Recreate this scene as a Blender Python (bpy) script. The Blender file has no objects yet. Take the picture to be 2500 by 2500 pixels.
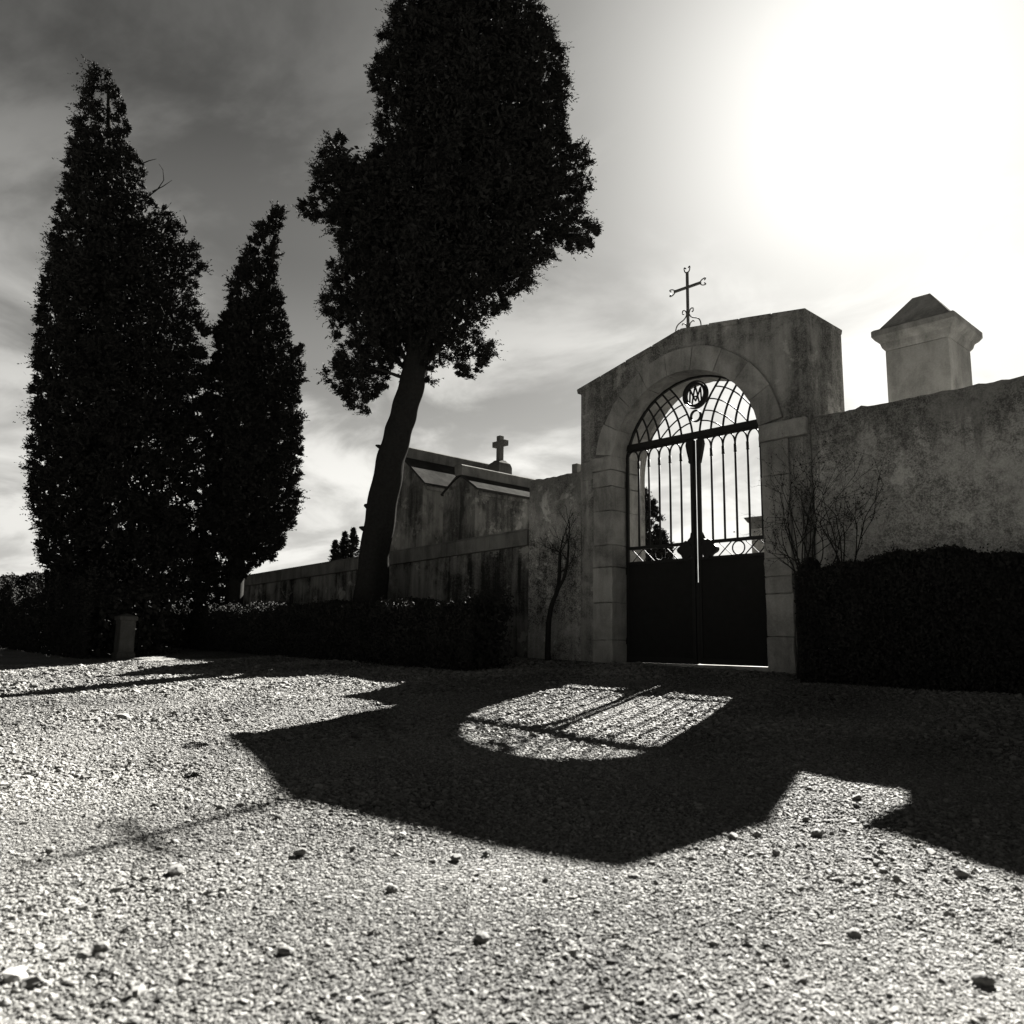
import bpy, bmesh, math, random
import numpy as np
from mathutils import Vector, Matrix

R = math.radians
rng = np.random.default_rng(7)
random.seed(7)
sc = bpy.context.scene
COL = sc.collection

# ------------------------------------------------------------------ camera
FPX, YAW, PITCH, ROLL = 2020.0, R(-46.5578), R(8.9458), R(0.9005)
CAM = np.array([7.9888, -11.5211, 0.3564])
FW = np.array([math.sin(YAW)*math.cos(PITCH), math.cos(YAW)*math.cos(PITCH), math.sin(PITCH)])
_r0 = np.array([math.cos(YAW), -math.sin(YAW), 0.0])
_u0 = np.cross(_r0, FW)
RT = math.cos(ROLL)*_r0 + math.sin(ROLL)*_u0
UP = -math.sin(ROLL)*_r0 + math.cos(ROLL)*_u0
cd = bpy.data.cameras.new('camera')
cam = bpy.data.objects.new('camera', cd)
COL.objects.link(cam)
M = Matrix(((RT[0], UP[0], -FW[0], CAM[0]), (RT[1], UP[1], -FW[1], CAM[1]), (RT[2], UP[2], -FW[2], CAM[2]), (0, 0, 0, 1)))
cam.matrix_world = M
cd.sensor_width = 36.0
cd.lens = 36.0*FPX/2500.0
cd.clip_start = 0.05
cd.clip_end = 3000.0
cd.dof.use_dof = True
cd.dof.focus_distance = 14.0
cd.dof.aperture_fstop = 3.3
sc.camera = cam

# ------------------------------------------------------------------ sun and sky
SAZ, SEL = R(-21.25), R(33.1)
SUN = Vector((math.sin(SAZ)*math.cos(SEL), math.cos(SAZ)*math.cos(SEL), math.sin(SEL)))
ld = bpy.data.lights.new('sun', 'SUN')
ld.energy = 5.0
ld.angle = R(0.42)
ld.color = (1.0, 0.975, 0.93)
sun = bpy.data.objects.new('sun', ld)
COL.objects.link(sun)
sun.rotation_euler = SUN.to_track_quat('Z', 'Y').to_euler()
sun.location = (-8, 20, 16)

CLX, CLY = 1.7, 1.32
EXPOSURE = 3.5
sc.view_settings.view_transform = 'Standard'
sc.view_settings.look = 'None'
sc.view_settings.gamma = 1.0
sc.view_settings.use_curve_mapping = False
sc.view_settings.exposure = EXPOSURE
sc.cycles.use_denoising = True
sc.cycles.max_bounces = 4
sc.cycles.diffuse_bounces = 2
sc.cycles.glossy_bounces = 2
sc.cycles.caustics_reflective = False
sc.cycles.caustics_refractive = False


class NT:
    """small node-tree writer"""
    def __init__(self, tree):
        self.t = tree
        for n in list(tree.nodes):
            tree.nodes.remove(n)

    def n(self, typ, **kw):
        nd = self.t.nodes.new(typ)
        for k, v in kw.items():
            if k.startswith('i_'):
                nd.inputs[k[2:].replace('_', ' ')].default_value = v
            else:
                setattr(nd, k, v)
        return nd

    def l(self, a, b):
        self.t.links.new(a, b)

    def set(self, sock, v):
        if isinstance(v, (int, float, tuple, list)):
            sock.default_value = v
        else:
            self.l(v, sock)

    def math(self, op, a, b=None, c=None, clamp=False):
        nd = self.t.nodes.new('ShaderNodeMath')
        nd.operation = op
        nd.use_clamp = clamp
        for s, v in zip(nd.inputs, (a, b, c)):
            if v is not None:
                self.set(s, v)
        return nd.outputs[0]

    def vmath(self, op, a, b=None):
        nd = self.t.nodes.new('ShaderNodeVectorMath')
        nd.operation = op
        self.set(nd.inputs[0], a)
        if b is not None:
            self.set(nd.inputs[1], b)
        return nd.outputs['Value'] if op in ('DOT_PRODUCT', 'LENGTH') else nd.outputs['Vector']

    def noise(self, vec, scale, detail=5.0, rough=0.55, dist=0.0):
        nd = self.t.nodes.new('ShaderNodeTexNoise')
        nd.inputs['Scale'].default_value = scale
        nd.inputs['Detail'].default_value = detail
        nd.inputs['Roughness'].default_value = rough
        nd.inputs['Distortion'].default_value = dist
        if vec is not None:
            self.l(vec, nd.inputs['Vector'])
        return nd.outputs['Fac']

    def mapping(self, vec, scale=(1, 1, 1), loc=(0, 0, 0)):
        nd = self.t.nodes.new('ShaderNodeMapping')
        nd.inputs['Scale'].default_value = scale
        nd.inputs['Location'].default_value = loc
        self.l(vec, nd.inputs['Vector'])
        return nd.outputs['Vector']

    def ramp(self, fac, stops, interp='LINEAR'):
        nd = self.t.nodes.new('ShaderNodeValToRGB')
        cr = nd.color_ramp
        cr.interpolation = interp
        while len(cr.elements) > 1:
            cr.elements.remove(cr.elements[-1])
        for i, (p, v) in enumerate(stops):
            e = cr.elements[0] if i == 0 else cr.elements.new(p)
            e.position = p
            e.color = (v, v, v, 1)
        self.l(fac, nd.inputs['Fac'])
        return nd.outputs['Color']

    def smooth(self, v, a, b, lo=0.0, hi=1.0):
        nd = self.t.nodes.new('ShaderNodeMapRange')
        nd.interpolation_type = 'SMOOTHSTEP'
        nd.inputs['From Min'].default_value = a
        nd.inputs['From Max'].default_value = b
        nd.inputs['To Min'].default_value = lo
        nd.inputs['To Max'].default_value = hi
        self.l(v, nd.inputs['Value'])
        return nd.outputs['Result']


TINT = (1.0, 0.985, 0.935)
world = bpy.data.worlds.new('World')
sc.world = world
world.use_nodes = True
w = NT(world.node_tree)
out = w.n('ShaderNodeOutputWorld')
bg = w.n('ShaderNodeBackground')
w.l(bg.outputs[0], out.inputs['Surface'])
bg.inputs['Strength'].default_value = 0.05
sky = w.n('ShaderNodeTexSky', sky_type='NISHITA')
sky.sun_disc = False
sky.sun_elevation = SEL
sky.sun_rotation = SAZ
sky.air_density = 1.0
sky.dust_density = 1.0
sky.ozone_density = 1.0
sep = w.n('ShaderNodeSeparateColor')
w.l(sky.outputs['Color'], sep.inputs['Color'])
red = sep.outputs['Red']                       # the picture is black-and-white through a red filter
tc = w.n('ShaderNodeTexCoord')
dirv = w.vmath('NORMALIZE', tc.outputs['Generated'])
sxyz = w.n('ShaderNodeSeparateXYZ')
w.l(dirv, sxyz.inputs[0])
zz = w.math('MAXIMUM', sxyz.outputs['Z'], 0.0)
# cloud layer: directions projected on a flat layer overhead
inv = w.math('DIVIDE', 1.0, w.math('ADD', zz, 0.22))
cvec = w.vmath('MULTIPLY', dirv, (1, 1, 0.0))
nd = w.t.nodes.new('ShaderNodeVectorMath'); nd.operation = 'SCALE'
w.l(cvec, nd.inputs[0]); w.l(inv, nd.inputs['Scale'])
cl = nd.outputs['Vector']
cl = w.mapping(cl, (1, 1, 1), (CLX, CLY, 0))
n1 = w.noise(w.mapping(cl, (1.0, 1.2, 1), (3.1, 0.4, 0)), 2.0, 10.0, 0.56, 0.5)
n2 = w.noise(w.mapping(cl, (1.0, 1.0, 1), (8.3, 5.4, 0)), 0.75, 3.0, 0.5, 0.2)
cmix = w.math('ADD', w.math('MULTIPLY', n1, 0.72), w.math('MULTIPLY', n2, 0.28))
cloud = w.smooth(cmix, 0.42, 0.60)
# thin cloud veils the sky towards the horizon and thins out overhead
veil = w.ramp(zz, [(0.0, 0.95), (0.17, 0.88), (0.31, 0.53), (0.43, 0.28), (0.57, 0.115), (0.75, 0.055), (1.0, 0.03)], 'EASE')
sund = w.vmath('DOT_PRODUCT', dirv, tuple(SUN))
sp0 = w.math('MAXIMUM', sund, 0.0)
aur = w.math('ADD', w.math('MULTIPLY', w.math('POWER', sp0, 40.0), 0.72), w.math('MULTIPLY', w.math('POWER', sp0, 14.0), 0.42))
side = w.math('MULTIPLY_ADD', sund, 0.38, 0.62)          # sky dimmed away from the sun to keep the shade dark
mod = w.math('MULTIPLY_ADD', w.math('SUBTRACT', cloud, 0.55), w.smooth(zz, 0.02, 0.34, 0.42, 0.80), 1.04)
base = w.math('MULTIPLY', w.math('MULTIPLY', veil, side), mod)
tot = w.math('ADD', w.math('MULTIPLY', base, 1.55), w.math('MULTIPLY', red, 0.012))
tot = w.math('ADD', tot, w.math('MULTIPLY', aur, 1.7))
cm = w.n('ShaderNodeCombineColor')
for i, k in enumerate(('Red', 'Green', 'Blue')):
    w.l(w.math('MULTIPLY', tot, TINT[i]), cm.inputs[k])
w.l(cm.outputs['Color'], bg.inputs['Color'])


# ------------------------------------------------------------------ pixel helpers (2500 px photograph)
def ray(u, v):
    return FW + RT*(u-1250)/FPX - UP*(v-1250)/FPX

def at_y(u, v, Y):                 # on the plane parallel to the gate at depth Y
    d = ray(u, v)
    return CAM + d*(Y-CAM[1])/d[1]

def at_d(u, v, D):                 # at distance D along the view axis
    return CAM + ray(u, v)*D

def ground_z(x, y):
    x = np.clip(x, -30.0, 15.0)
    yy = np.clip(y, -9.7, 0.0)
    return -0.0164*x + 0.1011*yy + 0.0052*yy*yy

def on_ground(u, v):
    d = ray(u, v)
    t = np.geomspace(0.5, 200, 20000)
    q = CAM[None] + d[None]*t[:, None]
    k = np.argmax(q[:, 2] < ground_z(q[:, 0], q[:, 1]))
    return q[k]


# ------------------------------------------------------------------ object helpers
def mesh_obj(name, verts, faces, mat, parent=None, smooth=False):
    me = bpy.data.meshes.new(name)
    me.from_pydata([tuple(map(float, v)) for v in verts], [], [tuple(map(int, f)) for f in faces])
    me.materials.append(mat)
    me.update()
    if smooth:
        me.polygons.foreach_set('use_smooth', [True]*len(me.polygons))
    o = bpy.data.objects.new(name, me)
    COL.objects.link(o)
    if parent is not None:
        o.parent = parent
        o.matrix_parent_inverse = Matrix.Translation(-Vector(parent.location))
    return o

def bm_obj(name, bm, mat, parent=None, smooth=False):
    bmesh.ops.recalc_face_normals(bm, faces=bm.faces)
    me = bpy.data.meshes.new(name)
    bm.to_mesh(me)
    bm.free()
    me.materials.append(mat)
    if smooth:
        me.polygons.foreach_set('use_smooth', [True]*len(me.polygons))
    o = bpy.data.objects.new(name, me)
    COL.objects.link(o)
    if parent is not None:
        o.parent = parent
        o.matrix_parent_inverse = Matrix.Translation(-Vector(parent.location))
    return o

def tag(o, label, cat, group=None, kind=None):
    o['label'] = label
    o['category'] = cat
    if group:
        o['group'] = group
    if kind:
        o['kind'] = kind
    return o

def thing(name, loc, label, cat, group=None):
    o = bpy.data.objects.new(name, None)
    o.empty_display_size = 0.2
    o.location = tuple(map(float, loc))
    COL.objects.link(o)
    return tag(o, label, cat, group)

def struct(o):
    o['kind'] = 'structure'
    return o

def box_bm(x0, x1, y0, y1, z0, z1, bev=0.0, bm=None, seg=1):
    own = bm is None
    if own:
        bm = bmesh.new()
    vs = [bm.verts.new(p) for p in ((x0, y0, z0), (x1, y0, z0), (x1, y1, z0), (x0, y1, z0), (x0, y0, z1), (x1, y0, z1), (x1, y1, z1), (x0, y1, z1))]
    fs = [bm.faces.new([vs[i] for i in f]) for f in ((0, 3, 2, 1), (4, 5, 6, 7), (0, 1, 5, 4), (1, 2, 6, 5), (2, 3, 7, 6), (3, 0, 4, 7))]
    if bev > 0 and own:
        bmesh.ops.bevel(bm, geom=list(bm.edges), offset=bev, segments=seg, affect='EDGES', profile=0.6)
    return bm

def prism_bm(poly, y0, y1, bev=0.0, bm=None):
    """polygon in x,z extruded from y0 to y1"""
    if bm is None:
        bm = bmesh.new()
    a = [bm.verts.new((p[0], y0, p[1])) for p in poly]
    b = [bm.verts.new((p[0], y1, p[1])) for p in poly]
    n = len(poly)
    f0 = bm.faces.new(a)
    f1 = bm.faces.new(b[::-1])
    for i in range(n):
        bm.faces.new((a[i], b[i], b[(i+1) % n], a[(i+1) % n]))
    if bev > 0:
        bmesh.ops.bevel(bm, geom=list(bm.edges), offset=bev, segments=1, affect='EDGES')
    if n > 4:
        bmesh.ops.triangulate(bm, faces=[f for f in bm.faces if len(f.verts) > 4])
    return bm

def prism_x_bm(poly, x0, x1):
    """polygon in y,z extruded from x0 to x1"""
    bm = bmesh.new()
    a = [bm.verts.new((x0, p[0], p[1])) for p in poly]
    b = [bm.verts.new((x1, p[0], p[1])) for p in poly]
    n = len(poly)
    bm.faces.new(a); bm.faces.new(b[::-1])
    for i in range(n):
        bm.faces.new((a[i], b[i], b[(i+1) % n], a[(i+1) % n]))
    return bm

def tube(pts, rad, sides=8, V=None, F=None, caps=True):
    """swept tube; rad a number or one per point; returns vertex and face lists"""
    V = [] if V is None else V
    F = [] if F is None else F
    P = np.array(pts, float)
    n = len(P)
    rad = np.full(n, rad) if np.isscalar(rad) else np.array(rad, float)
    T = np.gradient(P, axis=0)
    T /= np.linalg.norm(T, axis=1)[:, None]+1e-12
    ref = np.array([0.0, 1.0, 0.0]) if abs(T[0][1]) < 0.9 else np.array([1.0, 0, 0])
    nrm = np.cross(T[0], ref); nrm /= np.linalg.norm(nrm)
    base = len(V)
    for i in range(n):
        nrm = nrm - T[i]*np.dot(nrm, T[i]); nrm /= np.linalg.norm(nrm)+1e-12
        bi = np.cross(T[i], nrm)
        for k in range(sides):
            a = 2*math.pi*k/sides
            V.append(P[i]+rad[i]*(math.cos(a)*nrm+math.sin(a)*bi))
    for i in range(n-1):
        for k in range(sides):
            k2 = (k+1) % sides
            F.append((base+i*sides+k, base+i*sides+k2, base+(i+1)*sides+k2, base+(i+1)*sides+k))
    if caps:
        F.append(tuple(base+k for k in range(sides))[::-1])
        F.append(tuple(base+(n-1)*sides+k for k in range(sides)))
    return V, F

def tube_obj(name, pts, rad, mat, parent=None, sides=8):
    V, F = tube(pts, rad, sides)
    return mesh_obj(name, V, F, mat, parent, smooth=True)

def strip(pts, wid, y0, y1):
    """flat iron bar bent in the x,z plane: wid in plane, y0..y1 thick"""
    P = np.array(pts, float)
    T = np.gradient(P, axis=0); T /= np.linalg.norm(T, axis=1)[:, None]
    N = np.stack([-T[:, 1], T[:, 0]], 1)
    V, F = [], []
    for p, nn in zip(P, N):
        for s, yy in ((-1, y0), (1, y0), (1, y1), (-1, y1)):
            q = p+nn*s*wid/2
            V.append((q[0], yy, q[1]))
    m = len(P)
    for i in range(m-1):
        for k in range(4):
            F.append((i*4+k, i*4+(k+1) % 4, (i+1)*4+(k+1) % 4, (i+1)*4+k))
    F.append((3, 2, 1, 0)); F.append(((m-1)*4, (m-1)*4+1, (m-1)*4+2, (m-1)*4+3))
    return V, F

def ring_pts(cx, cz, r, n=28, y=None):
    a = np.linspace(0, 2*math.pi, n+1)
    if y is None:
        return np.stack([cx+r*np.cos(a), cz+r*np.sin(a)], 1)
    return np.stack([cx+r*np.cos(a), np.full(n+1, y), cz+r*np.sin(a)], 1)


# ------------------------------------------------------------------ materials
def base_mat(name, rough=0.9, spec=0.25):
    m = bpy.data.materials.new(name)
    m.use_nodes = True
    t = NT(m.node_tree)
    o = t.n('ShaderNodeOutputMaterial')
    b = t.n('ShaderNodeBsdfPrincipled')
    b.inputs['Roughness'].default_value = rough
    b.inputs['Specular IOR Level'].default_value = spec
    t.l(b.outputs[0], o.inputs['Surface'])
    return m, t, b

def tinted(t, val, b):
    cmn = t.n('ShaderNodeCombineColor')
    for i, k in enumerate(('Red', 'Green', 'Blue')):
        t.l(t.math('MULTIPLY', val, (1.0, 0.985, 0.93)[i]), cmn.inputs[k])
    t.l(cmn.outputs['Color'], b.inputs['Base Color'])

def bump(t, b, h, strength, dist):
    n = t.n('ShaderNodeBump')
    n.inputs['Strength'].default_value = strength
    n.inputs['Distance'].default_value = dist
    t.l(h, n.inputs['Height'])
    t.l(n.outputs[0], b.inputs['Normal'])

def geo_pos(t):
    return t.n('ShaderNodeNewGeometry').outputs['Position']

def stucco(name, lo, hi, seed, streak=0.5, grain=0.5, big=0.9, pale=0.45, gs=24.0, top=None):
    m, t, b = base_mat(name, 1.0, 0.0)
    p = geo_pos(t)
    a = t.noise(t.mapping(p, (1, 1, 0.8), (seed, seed*2.3, seed*.7)), big, 8, 0.66, 0.2)
    a2 = t.noise(t.mapping(p, (1, 1, 1.1), (seed*1.7, 3.0, seed*.3)), big*2.3, 8, 0.68, 0.15)
    s = t.noise(t.mapping(p, (4.5, 4.5, 0.38), (seed*3.1, 0, 0)), 1.0, 6, 0.62, 0.3)
    g = t.noise(p, gs, 6, 0.8)
    g2 = t.noise(t.mapping(p, (1, 1, 1), (4, seed, 2)), 6.5, 6, 0.75, 0.4)
    dark = t.smooth(a, 0.44, 0.58)                       # soot and lichen against cleaner plaster
    lich = t.math('MULTIPLY', t.smooth(t.math('ADD', g, t.math('MULTIPLY', g2, 0.5)), 0.66, 0.84), t.math('SUBTRACT', 1.15, dark))
    fresh = t.smooth(a2, 0.575, 0.625)                   # paler patches where the coat has come away
    v = t.math('ADD', t.math('MULTIPLY', dark, 0.62), t.math('MULTIPLY', fresh, pale))
    v = t.math('ADD', v, t.math('MULTIPLY', t.math('SUBTRACT', s, 0.5), streak*2.4))
    v = t.math('ADD', v, t.math('MULTIPLY', t.math('SUBTRACT', g, 0.5), grain*2.6))
    v = t.math('ADD', v, t.math('MULTIPLY', t.math('SUBTRACT', g2, 0.5), grain*1.6))
    v = t.math('ADD', v, t.math('MULTIPLY', lich, grain*0.9))
    v = t.math('MINIMUM', t.math('MAXIMUM', v, -0.12), 1.35)
    val = t.math('MAXIMUM', t.math('MULTIPLY_ADD', v, hi-lo, lo), 0.02)
    if top is not None:                                  # grime that has run down from the coping
        sz = t.n('ShaderNodeSeparateXYZ')
        t.l(p, sz.inputs[0])
        run = t.math('ADD', sz.outputs['Z'], t.math('MULTIPLY', t.math('SUBTRACT', s, 0.45), 2.6))
        gr_ = t.smooth(run, top-0.75, top-0.15)
        val = t.math('MULTIPLY', val, t.math('MULTIPLY_ADD', gr_, -0.48, 1.0))
    tinted(t, val, b)
    h = t.math('ADD', t.math('MULTIPLY', g, 0.5), t.math('ADD', t.math('MULTIPLY', g2, 0.8), t.math('MULTIPLY', fresh, -0.25)))
    bump(t, b, h, 0.7, 0.025)
    return m

def stone(name, lo, hi, seed):
    m, t, b = base_mat(name, 1.0, 0.0)
    p = geo_pos(t)
    oi = t.n('ShaderNodeObjectInfo').outputs['Random']
    a = t.noise(t.mapping(p, (1, 1, 0.7), (seed, 1, 2)), 1.7, 7, 0.65, 0.5)
    s = t.noise(t.mapping(p, (7, 7, 0.6), (seed, 5, 0)), 1.0, 4, 0.6)
    g = t.noise(p, 38.0, 4, 0.7)
    v = t.math('ADD', t.math('MULTIPLY', t.smooth(a, 0.3, 0.7), 0.62), t.math('MULTIPLY', oi, 0.20))
    v = t.math('ADD', v, t.math('MULTIPLY', t.math('SUBTRACT', s, 0.5), 0.75))
    v = t.math('ADD', v, t.math('MULTIPLY', t.math('SUBTRACT', g, 0.5), 0.7))
    val = t.math('MULTIPLY_ADD', v, hi-lo, lo)
    val = t.math('MAXIMUM', val, 0.02)
    tinted(t, val, b)
    h = t.math('ADD', t.math('MULTIPLY', g, 0.4), a)
    bump(t, b, h, 0.5, 0.015)
    return m

def flat(name, v, rough=0.6, spec=0.3, var=0.3, scale=9.0):
    m, t, b = base_mat(name, rough, spec)
    p = geo_pos(t)
    g = t.noise(p, scale, 4, 0.65)
    val = t.math('MULTIPLY', t.math('MULTIPLY_ADD', g, 2*var, 1-var), v)
    tinted(t, val, b)
    bump(t, b, g, 0.3, 0.01)
    return m

def leafmat(name, v, var=0.5):
    m, t, b = base_mat(name, 0.9, 0.04)
    p = geo_pos(t)
    g = t.noise(p, 2.2, 3, 0.6)
    val = t.math('MULTIPLY', t.math('MULTIPLY_ADD', g, 2*var, 1-var), v)
    tinted(t, val, b)
    return m

MAT_STUCCO_G = stucco('stucco_gateway', 0.085, 0.31, 1.3, 0.75, 0.30, 0.75, 0.4, 34.0)
MAT_STUCCO_R = stucco('stucco_right_wall', 0.16, 0.48, 5.2, 0.35, 0.52, 0.8, 0.35, 48.0, 3.8)
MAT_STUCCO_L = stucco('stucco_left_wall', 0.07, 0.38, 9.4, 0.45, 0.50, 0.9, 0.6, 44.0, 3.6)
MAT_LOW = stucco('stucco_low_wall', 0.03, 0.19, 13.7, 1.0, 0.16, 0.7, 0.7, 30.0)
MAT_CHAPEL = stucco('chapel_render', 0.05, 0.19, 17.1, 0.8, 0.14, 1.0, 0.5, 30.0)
MAT_STONE = stone('limestone', 0.12, 0.36, 2.0)
MAT_COPING = stone('weathered_coping', 0.06, 0.17, 6.0)
MAT_ROOF = stone('stone_slab_roof', 0.018, 0.042, 8.0)
MAT_IRON = flat('wrought_iron', 0.016, 0.7, 0.12)
MAT_SHEET = flat('sheet_iron', 0.016, 0.8, 0.05)
MAT_CROSSIRON = flat('rusty_cross_iron', 0.05, 0.6, 0.3)
MAT_TRUNK = flat('bark', 0.020, 1.0, 0.0, 0.6, 14.0)
MAT_TWIG = flat('twig_bark', 0.02, 0.9, 0.0, 0.4, 20.0)
MAT_LEAF = leafmat('conifer_foliage', 0.020)
MAT_HEDGE = leafmat('hedge_leaves', 0.025)
MAT_POST = stone('post_stone', 0.04, 0.12, 11.0)

# gravel: material for the sheet and for the pebbles scattered on it
GR_LO, GR_HI = 0.015, 0.125
def gravel_sheet():
    m, t, b = base_mat('gravel_sheet', 0.95, 0.1)
    p = geo_pos(t)
    vo = t.n('ShaderNodeTexVoronoi')
    vo.inputs['Scale'].default_value = 42.0
    t.l(p, vo.inputs['Vector'])
    vo2 = t.n('ShaderNodeTexVoronoi')
    vo2.inputs['Scale'].default_value = 17.0
    t.l(p, vo2.inputs['Vector'])
    sp = t.n('ShaderNodeSeparateColor')
    t.l(vo.outputs['Color'], sp.inputs['Color'])
    big = t.noise(p, 0.55, 6, 0.6, 0.3)
    mid = t.noise(p, 3.0, 5, 0.65)
    v = t.math('ADD', t.math('MULTIPLY', sp.outputs['Red'], 0.75), t.math('MULTIPLY', t.smooth(big, 0.35, 0.62), 0.32))
    v = t.math('ADD', v, t.math('MULTIPLY', t.math('SUBTRACT', mid, 0.5), 0.5))
    val = t.math('MAXIMUM', t.math('MULTIPLY_ADD', v, GR_HI-GR_LO, GR_LO), 0.02)
    tinted(t, val, b)
    h = t.math('SUBTRACT', 1.0, t.math('ADD', vo.outputs['Distance'], t.math('MULTIPLY', vo2.outputs['Distance'], 0.7)))
    bump(t, b, h, 1.0, 0.02)
    return m

def gravel_pebble():
    m, t, b = base_mat('gravel_pebble', 0.9, 0.15)
    at = t.n('ShaderNodeAttribute', attribute_type='INSTANCER', attribute_name='tone')
    g = t.noise(geo_pos(t), 60.0, 3, 0.6)
    v = t.math('ADD', at.outputs['Fac'], t.math('MULTIPLY', t.math('SUBTRACT', g, 0.5), 0.3))
    val = t.math('MAXIMUM', t.math('MULTIPLY_ADD', v, 0.195-0.03, 0.03), 0.02)
    tinted(t, val, b)
    return m

MAT_GROUND = gravel_sheet()
MAT_PEBBLE = gravel_pebble()
MAT_STONEGREY = flat('loose_stone', 0.085, 0.9, 0.15, 0.4, 30.0)

# ------------------------------------------------------------------ ground
def axis(vals):
    return np.array(sorted(set(np.round(np.concatenate(vals), 3))))
gx = axis([np.linspace(-900, -40, 12), np.linspace(-40, -16, 13), np.linspace(-16, 16, 129), np.linspace(16, 40, 9), np.linspace(40, 900, 10)])
gy = axis([np.linspace(-700, -30, 9), np.linspace(-30, -13, 10), np.linspace(-13, 1, 113), np.linspace(1, 30, 12), np.linspace(30, 1200, 12)])
GX, GY = np.meshgrid(gx, gy)
def rut(x, y):
    return (0.012*np.sin(x*1.7+0.6*np.sin(y*1.3))*np.sin(y*1.1+x*0.4)+0.008*np.sin(3.1*x+1.0)*np.sin(2.7*y))*((np.abs(x) < 17) & (y > -14) & (y < 0.0))
GZ = ground_z(GX, GY)+rut(GX, GY)
V = np.stack([GX.ravel(), GY.ravel(), GZ.ravel()], 1)
nx, ny = len(gx), len(gy)
F = [(j*nx+i, j*nx+i+1, (j+1)*nx+i+1, (j+1)*nx+i) for j in range(ny-1) for i in range(nx-1)]
ground = struct(mesh_obj('ground', V, F, MAT_GROUND, smooth=True))
tag(ground, 'pale gravel forecourt in front of the cemetery gate', 'ground')

MAT_DAMPER = flat('bounce_damper', 0.035, 1.0, 0.0, 0.5, 3.0)  # added dark ground, cuts light bounced up into the arch soffit
V, F = [], []
lx = np.linspace(-60, 60, 61); ly = np.linspace(0.95, 80, 24)
for y in ly:
    for x in lx:
        V.append((x, y, float(ground_z(x, y))+0.02))
F = [(j*61+i, j*61+i+1, (j+1)*61+i+1, (j+1)*61+i) for j in range(23) for i in range(60)]
bounce_damper = struct(mesh_obj('bounce_damper', V, F, MAT_DAMPER, smooth=True))
tag(bounce_damper, 'added dark ground sheet behind the gate and walls, cutting bounced light', 'bounce_damper')

# ------------------------------------------------------------------ the gateway
B_, ZEL, ZER, ZA, D_, DG, DP = 2.291, 5.226, 5.5, 5.79, 1.22, 0.36, 0.82
XJ, ZS = 1.5, 3.5              # half opening, springing
XP = 1.95
gate = thing('stone_gateway', (0, 0, 0), 'tall stone and stucco gateway with a round arch and low gable', 'gateway')
def outline_hit(a):
    """ray from the arch centre to the outer outline of the block"""
    c, si = math.cos(a), math.sin(a)
    best = 1e9
    segs = [((B_, -0.3), (B_, ZER-0.09)), ((B_, ZER-0.09), (0, ZA-0.09)), ((0, ZA-0.09), (-B_, ZEL-0.09)), ((-B_, ZEL-0.09), (-B_, -0.3))]
    for (x1, z1), (x2, z2) in segs:
        dx, dz = x2-x1, z2-z1
        den = c*dz-si*dx
        if abs(den) < 1e-9: continue
        t = (x1*dz-(z1-ZS)*dx)/den
        u = (x1*si-(z1-ZS)*c)/den
        if t > 0 and -1e-6 <= u <= 1+1e-6: best = min(best, t)
    return (best*c, ZS+best*si)
angs = sorted(set(list(np.linspace(0, math.pi, 41))+[math.atan2(ZER-0.09-ZS, B_), math.atan2(ZA-0.09-ZS, 0.0), math.atan2(ZEL-0.09-ZS, -B_)]))
inn = [(1.72, -0.3)]+[(1.72*math.cos(a), ZS+1.72*math.sin(a)) for a in angs]+[(-1.72, -0.3)]
outp = [(B_, -0.3)]+[outline_hit(a) for a in angs]+[(-B_, -0.3)]
V, F = [], []
for y in (0.0, D_):
    V += [(p[0], y, p[1]) for p in inn]+[(p[0], y, p[1]) for p in outp]
m = len(inn)
for k in range(m-1):
    F += [(k, k+1, m+k+1, m+k), (2*m+k, 3*m+k, 3*m+k+1, 2*m+k+1), (k, 2*m+k, 2*m+k+1, k+1), (m+k, m+k+1, 3*m+k+1, 3*m+k)]
F += [(0, m, 3*m, 2*m), (m-1, 3*m-1, 4*m-1, 2*m-1)]
mesh_obj('wall', V, F, MAT_STUCCO_G, gate)

def coping_piece(xa, za, xb, zb, over_a, over_b, n):
    d = np.array([xb-xa, zb-za]); L = np.linalg.norm(d); d = d/L
    nn = np.array([-d[1], d[0]])
    if nn[1] < 0: nn = -nn
    s0, s1 = -over_a, L+over_b
    cuts = np.linspace(s0, s1, n+1)
    for i in range(n):
        a0, a1 = cuts[i]+0.004, cuts[i+1]-0.004
        p = [np.array([xa, za])+d*a0-nn*0.092, np.array([xa, za])+d*a1-nn*0.092, np.array([xa, za])+d*a1+nn*rng.uniform(-.006, .008), np.array([xa, za])+d*a0+nn*rng.uniform(-.006, .008)]
        bm_obj('coping_slab', prism_bm([tuple(q) for q in p], -0.012-rng.uniform(0, .012), D_+0.03, 0.012), MAT_STUCCO_G, gate)
coping_piece(-B_, ZEL, 0.0, ZA, 0.11, -0.005, 4)
coping_piece(0.0, ZA, B_, ZER, -0.005, 0.02, 4)

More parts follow.
